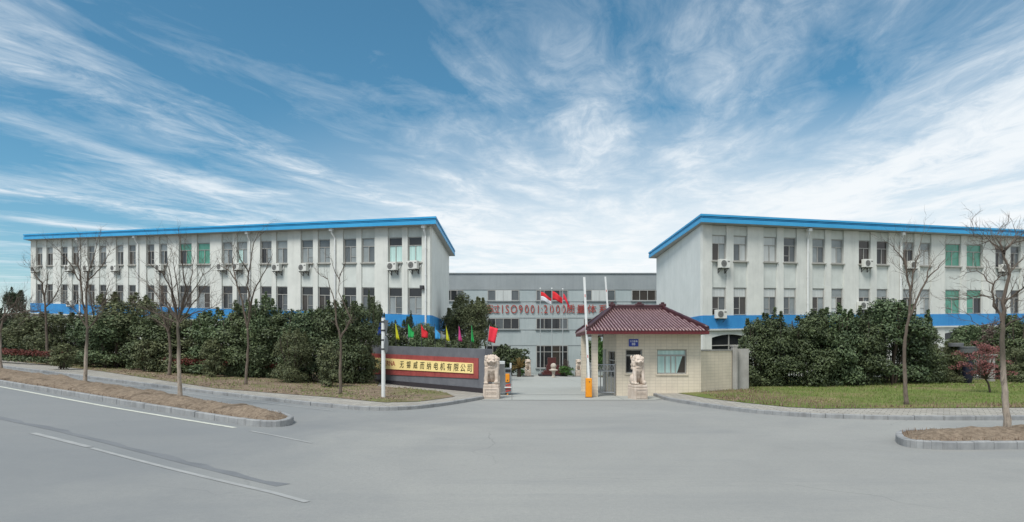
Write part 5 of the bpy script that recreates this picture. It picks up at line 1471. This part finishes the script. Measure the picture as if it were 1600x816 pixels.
bare_tree('large many branched bare island tree with a pale patched trunk', .26, [(281.5, 622), (280, 580), (279, 540), (278, 503)],
          [(4.5, (278, 503), (264, 474), (256, 463), (248, 452)), (4.5, (278, 500), (267, 454), (254, 426), (233, 411)), (4, (278, 500), (273, 468), (266, 434), (262, 405)), (4.5, (279, 500), (290, 450), (284, 415), (283, 385)),
           (4, (279, 502), (288, 468), (300, 435), (302, 408)), (3.5, (280, 503), (297, 481), (312, 462), (322, 440)), (3, (280, 504), (300, 490), (325, 482), (338, 478)), (3, (277, 505), (250, 492), (232, 484), (216, 480)), (3, (279, 500), (278, 460), (272, 420), (270, 398)),
           (3, (278, 500), (258, 478), (238, 452), (222, 436)), (3, (279, 498), (296, 462), (318, 430), (336, 416))], 8.5, 'bark_pale', 52, ISL, .75, 1.1, .8)
bare_tree('thin grey bare tree on the verge nearest the far left', .14, [(74.5, 569), (73.5, 530), (72, 500), (70, 470)],
          [(4, (70, 472), (66, 442), (55, 430), (50, 415)), (3.5, (71, 490), (60, 487), (39, 486), (25, 492)), (3.5, (71, 480), (80, 472), (93, 450), (97, 430)), (3.5, (70, 470), (72, 450), (76, 425)), (2.5, (72, 495), (55, 492), (30, 506))], 5.5, 'bark_grey', 53, VG, .8)
bare_tree('low leaning bare tree behind the road edge, forking close to the ground', .14, [(164, 575), (161, 545), (156, 525), (150, 512)],
          [(4, (150, 512), (146, 490), (142, 468), (140, 445)), (4, (156, 522), (160, 490), (165, 462), (172, 440)), (3, (158, 530), (168, 505), (180, 480))], 6, 'bark_grey', 54, VG, .8)
bare_tree('short grey bare tree leaning just left of the many branched island tree', .14, [(264, 587.5), (266.5, 555), (265, 530), (263, 518)],
          [(4, (263, 520), (258, 505), (252, 480), (248, 455)), (3.5, (263, 520), (269, 500), (274, 480)), (3, (262, 515), (262, 485), (258, 460)), (2.5, (262, 515), (245, 500), (228, 492))], 6.5, 'bark_grey', 55, VG, .6)
bare_tree('tall bare verge tree with a wide V fork in front of the left building', .14, [(383.5, 602), (386, 570), (388, 540), (386.5, 511)],
          [(4.5, (386.5, 512), (379, 470), (368, 437), (356, 422), (343, 414)), (4.5, (386.5, 511), (392, 480), (386, 445), (389, 425), (395, 385), (404, 363)), (3.5, (392, 478), (400, 447), (416, 420), (426, 397)), (3, (368, 438), (364, 415), (366, 390)), (2.8, (389, 428), (376, 405), (366, 380))], 5.8, 'bark_grey', 56, VG, .75, 1.0, .8)
bare_tree('bare verge tree with two cut back limbs, nearest to the sign wall', .14, [(532, 617), (531.5, 575), (533, 545), (531.5, 528)],
          [(5, (531.5, 528), (526, 500), (523, 470), (512, 436)), (4.5, (532, 528), (544, 508), (547, 498), (541, 482), (530, 457), (531, 428)), (2, (512, 436), (502, 431), (492, 420)), (2, (531, 432), (538, 415), (543, 400)), (2, (531, 440), (522, 420), (518, 405))], 6, 'bark_grey', 57, VG, .45, .5, .45)
bare_tree('slender forked bare tree standing on the right lawn', .16, [(1416, 632.5), (1413.5, 590), (1412.5, 545), (1417, 510), (1421.5, 490)],
          [(5.5, (1421.5, 492), (1421.5, 450), (1416, 415), (1404, 396), (1390, 381)), (5, (1421, 496), (1435, 462), (1450, 436), (1464, 420), (1477, 405)), (4, (1421.5, 462), (1428, 427), (1436, 398), (1441, 368)), (3, (1448, 440), (1452, 418), (1458, 407)), (2.5, (1416, 415), (1413, 395), (1416, 380))], 8, 'bark_grey', 58, None, .75, .8, .6)
bare_tree('largest bare tree with pale mottled bark standing in the right road island', .27, [(1576, 671), (1571, 630), (1568, 595), (1566, 545), (1566, 505)],
          [(9, (1566, 508), (1568, 472), (1576, 428), (1568, 392), (1556, 372)), (5.5, (1565, 502), (1553, 478), (1552, 445), (1562, 435), (1574, 428)), (5, (1569, 475), (1586, 458), (1602, 446), (1620, 440)), (4, (1571, 510), (1592, 498), (1620, 488)),
           (4.5, (1569, 396), (1580, 378), (1592, 368)), (4, (1568, 392), (1545, 378), (1528, 384)), (3.5, (1568, 392), (1562, 374), (1560, 360)), (3.5, (1570, 388), (1590, 378), (1608, 372)), (3, (1553, 465), (1530, 462), (1500, 468)), (3, (1553, 445), (1528, 425), (1505, 424)), (3, (1576, 428), (1596, 405), (1612, 396)), (2.6, (1566, 500), (1530, 510), (1505, 488)), (3, (1565, 390), (1542, 374), (1522, 370))], 13, 'bark_pale', 59, ISL, .52, 1.2, .85)

# ------------------------------------------------------------------ grass and litter
def inside(x, y, poly):
    c_ = False; j = len(poly) - 1
    for i in range(len(poly)):
        xi, yi = poly[i][0], poly[i][1]; xj, yj = poly[j][0], poly[j][1]
        if (yi > y) != (yj > y) and x < (xj - xi) * (y - yi) / (yj - yi) + xi: c_ = not c_
        j = i
    return c_
def scatter(name, poly, box, n, seed, mat, kind, thr=None, nscale=.25, label=None, keep=None):
    rr = random.Random(seed); mb = MB(); vs = []; fs = []; tries = 0
    while len(fs) < n and tries < n * 12:
        tries += 1
        x, y = rr.uniform(box[0], box[1]), rr.uniform(box[2], box[3])
        if not inside(x, y, poly): continue
        if thr is not None and mnoise.noise(Vector((x * nscale, y * nscale, seed))) + rr.gauss(0, .12) < thr: continue
        if keep and not keep(x, y, rr): continue
        z = H(x, y) + .15; a = rr.uniform(0, 6.28)
        if kind == 'blade':
            h_ = rr.uniform(.04, .11); l_ = rr.uniform(-.04, .04); w_ = rr.uniform(.012, .022)
            vs += [(x - w_ * math.cos(a), y - w_ * math.sin(a), z - .02), (x + w_ * math.cos(a), y + w_ * math.sin(a), z - .02), (x + l_, y + l_, z + h_)]
            fs.append((len(vs) - 3, len(vs) - 2, len(vs) - 1))
        else:
            s_ = rr.uniform(.03, .075); q_ = [(s_ * math.cos(a + k * 1.57) * (1 if k % 2 else .5), s_ * math.sin(a + k * 1.57) * (1 if k % 2 else .5)) for k in range(4)]
            zz = z + .03
            vs += [(x + u_, y + v_, zz + rr.uniform(-.015, .03)) for u_, v_ in q_]; fs.append(tuple(range(len(vs) - 4, len(vs))))
    mb.add(vs, fs); o = mb.build(name, mat)
    return tag(o, kind='stuff')
lawnP = [(p.x, p.y) for p in GL] + [(46, 40), (12, 42), (9.6, 29.6), (8.5, 28.9)]
verP = [(p.x, p.y) for p in SL] + [(-7.5, 36.5), (-8, 40), (-20, 50), (-70, 76)]
def off_edge(x, y, rr):
    d = edge_dist(x, y, GL); return d > .9 + 1.1 * mnoise.noise(Vector((x * .45, y * .45, 8))) + rr.gauss(0, .3) and not (x < 11.5 + rr.gauss(0, .5) and rr.random() < .8)
scatter('lawn_grass', lawnP, (8, 32, 20, 37), 30000, 2, 'grass_blade', 'blade', -.3, .22, keep=off_edge)
scatter('dry_grass', lawnP, (8, 32, 20, 34), 6000, 9, 'dry_leaf', 'blade', None, keep=lambda x, y, rr: not off_edge(x, y, rr))
scatter('verge_grass', verP, (-34, -3, 22, 46), 9000, 3, 'grass_blade', 'blade', -.08, .3)
scatter('fallen_leaves', verP, (-36, -4, 23, 48), 5500, 4, 'dry_leaf', 'leaf', -.1, .3)
scatter('fallen_leaves', lawnP, (8, 30, 30, 38), 1500, 5, 'dry_leaf', 'leaf', -.2, .3)
isl_l = [(p.x, p.y) for p in inn]; isl_r = [(p.x, p.y) for p in offset_line(RFs, -.13)]
scatter('dry_grass', isl_l, (-22, -5, 15, 30), 3500, 6, 'dry_leaf', 'blade', None)
scatter('dry_grass', isl_r, (7, 16, 13, 17), 1500, 7, 'dry_leaf', 'blade', None)

# ================================================================== SKY, SUN, CAMERA
SUN_EL, SUN_AZ = 56, 214          # azimuth from +Y clockwise: behind the camera, a little to the left
W = bpy.data.worlds.new('World'); SC.world = W; W.use_nodes = True
nt = W.node_tree; nt.nodes.clear()
out = nt.nodes.new('ShaderNodeOutputWorld'); bg = nt.nodes.new('ShaderNodeBackground'); L(nt, bg.outputs[0], out.inputs[0])
SKY_STRENGTH = 0.055
bg.inputs['Strength'].default_value = SKY_STRENGTH
sky = nt.nodes.new('ShaderNodeTexSky'); sky.sky_type = 'NISHITA'; sky.sun_disc = False
sky.sun_elevation = R(SUN_EL); sky.sun_rotation = R(SUN_AZ); sky.air_density = 1.0; sky.dust_density = 0.3; sky.ozone_density = 3.0
tc = nt.nodes.new('ShaderNodeTexCoord'); D_ = tc.outputs['Generated']
V = Vector((.2, 1, .12)).normalized(); A = Vector((1, -.2, 0)).normalized(); Nn = A.cross(V)
def dot(v):
    n = nt.nodes.new('ShaderNodeVectorMath'); n.operation = 'DOT_PRODUCT'; L(nt, D_, n.inputs[0]); n.inputs[1].default_value = v; return n.outputs['Value']
dn = math_(nt, 'ADD', math_(nt, 'MAXIMUM', dot(Nn), 0.0), 0.045)
a_, b_ = math_(nt, 'DIVIDE', dot(A), dn), math_(nt, 'DIVIDE', dot(V), dn)
def comb(x, y, z=0.0):
    c = nt.nodes.new('ShaderNodeCombineXYZ')
    for i, v in enumerate((x, y, z)):
        if isinstance(v, (int, float)): c.inputs[i].default_value = v
        else: L(nt, v, c.inputs[i])
    return c.outputs[0]
uv = comb(a_, math_(nt, 'MULTIPLY', b_, .42))
warp = N(nt, 'ShaderNodeTexNoise', i_Scale=.55, i_Detail=3); L(nt, uv, warp.inputs['Vector'])
wv = nt.nodes.new('ShaderNodeVectorMath'); wv.operation = 'MULTIPLY_ADD'; L(nt, warp.outputs['Color'], wv.inputs[0]); wv.inputs[1].default_value = (.9, .7, 0); L(nt, uv, wv.inputs[2])
uvw = wv.outputs[0]
n_big = noise(nt, uvw, 0.75, 4, .5, .2)
n_str = noise(nt, scaled(nt, uvw, (1.0, .85, 1)), 1.6, 10, .60, .6)
n_fine = noise(nt, scaled(nt, uvw, (1.0, 1.1, 1)), 5.0, 10, .70, .8)
cir = math_(nt, 'ADD', math_(nt, 'MULTIPLY', n_str, .70), math_(nt, 'MULTIPLY', n_fine, .30))
cir = math_(nt, 'ADD', cir, math_(nt, 'MULTIPLY', math_(nt, 'SUBTRACT', n_big, .5), .70))
right = dot(Vector((.78, .55, -.10)).normalized())
cir = math_(nt, 'ADD', cir, math_(nt, 'MULTIPLY', math_(nt, 'SUBTRACT', right, .42), .20))
# bright cloud added out of view, behind and beside the camera, to fill gables and fronts
fill_cloud = ramp(nt, dot((0, 1, 0)), [(0.30, .34), (0.74, 0.0)])
cir = math_(nt, 'ADD', cir, fill_cloud)
# a few long streaks of thicker cirrus, all drifting the same way
sa = math_(nt, 'ADD', math_(nt, 'DIVIDE', a_, 16.0), 0.5)
sa = math_(nt, 'ADD', sa, math_(nt, 'MULTIPLY', math_(nt, 'SUBTRACT', n_big, .5), .03))
bands = ramp(nt, sa, [(.165, 0.0), (.20, 1.0), (.235, 0.0), (.325, 0.0), (.352, 1.0), (.378, 0.0), (.595, 0.0), (.635, 1.0), (.67, 0.0)])
cir = math_(nt, 'ADD', cir, math_(nt, 'MULTIPLY', bands, math_(nt, 'MULTIPLY', n_fine, .26)))
low = ramp(nt, dot((0, 0, 1)), [(0.02, 1.0), (0.45, 0.0)])
cir = math_(nt, 'ADD', cir, math_(nt, 'MULTIPLY', math_(nt, 'SUBTRACT', low, .45), .17))
mask = ramp(nt, cir, [(.38, 0.05), (.48, .20), (.57, .44), (.66, .80), (.76, 1.0)])
skyc = nt.nodes.new('ShaderNodeHueSaturation'); L(nt, sky.outputs[0], skyc.inputs['Color']); skyc.inputs['Hue'].default_value = .479; skyc.inputs['Saturation'].default_value = 1.32; skyc.inputs['Value'].default_value = .84
cl = mixc(nt, mask, skyc.outputs[0], (6.3, 6.8, 7.2))
hz = math_(nt, 'MULTIPLY', ramp(nt, dot((0, 0, 1)), [(0.04, 1.0), (0.18, .72), (0.34, 0.0)]), ramp(nt, dot(Vector((.30, .95, 0)).normalized()), [(.72, 0.0), (.90, .75), (1.0, 1.0)]))
cl = mixc(nt, hz, cl, (7.2, 7.4, 7.5))
L(nt, cl, bg.inputs['Color'])

sd_ = bpy.data.lights.new('sun', 'SUN'); sd_.energy = 1.5; sd_.angle = R(22); sd_.color = (1.0, .965, .91)
so = bpy.data.objects.new('sun', sd_); COL.objects.link(so)
az, el = R(SUN_AZ), R(SUN_EL)
dirv = Vector((math.sin(az) * math.cos(el), math.cos(az) * math.cos(el), math.sin(el)))
so.rotation_euler = (-dirv).to_track_quat('-Z', 'Y').to_euler(); so.location = dirv * 60

cd = bpy.data.cameras.new('camera'); cam = bpy.data.objects.new('camera', cd); COL.objects.link(cam); SC.camera = cam
cam.location = (0, 0, EYE); cam.rotation_euler = (R(90), 0, 0)
cd.sensor_width = 36; cd.lens = 22.5; cd.shift_y = 132 / 1600; cd.clip_end = 9000; cd.clip_start = .1
vs_ = SC.view_settings; vs_.view_transform = 'Standard'; vs_.look = 'None'; vs_.exposure = 1.28; vs_.gamma = 1.0; vs_.use_curve_mapping = False
SC.render.engine = 'CYCLES'; SC.cycles.max_bounces = 5; SC.cycles.diffuse_bounces = 3; SC.cycles.glossy_bounces = 2; SC.cycles.use_denoising = True
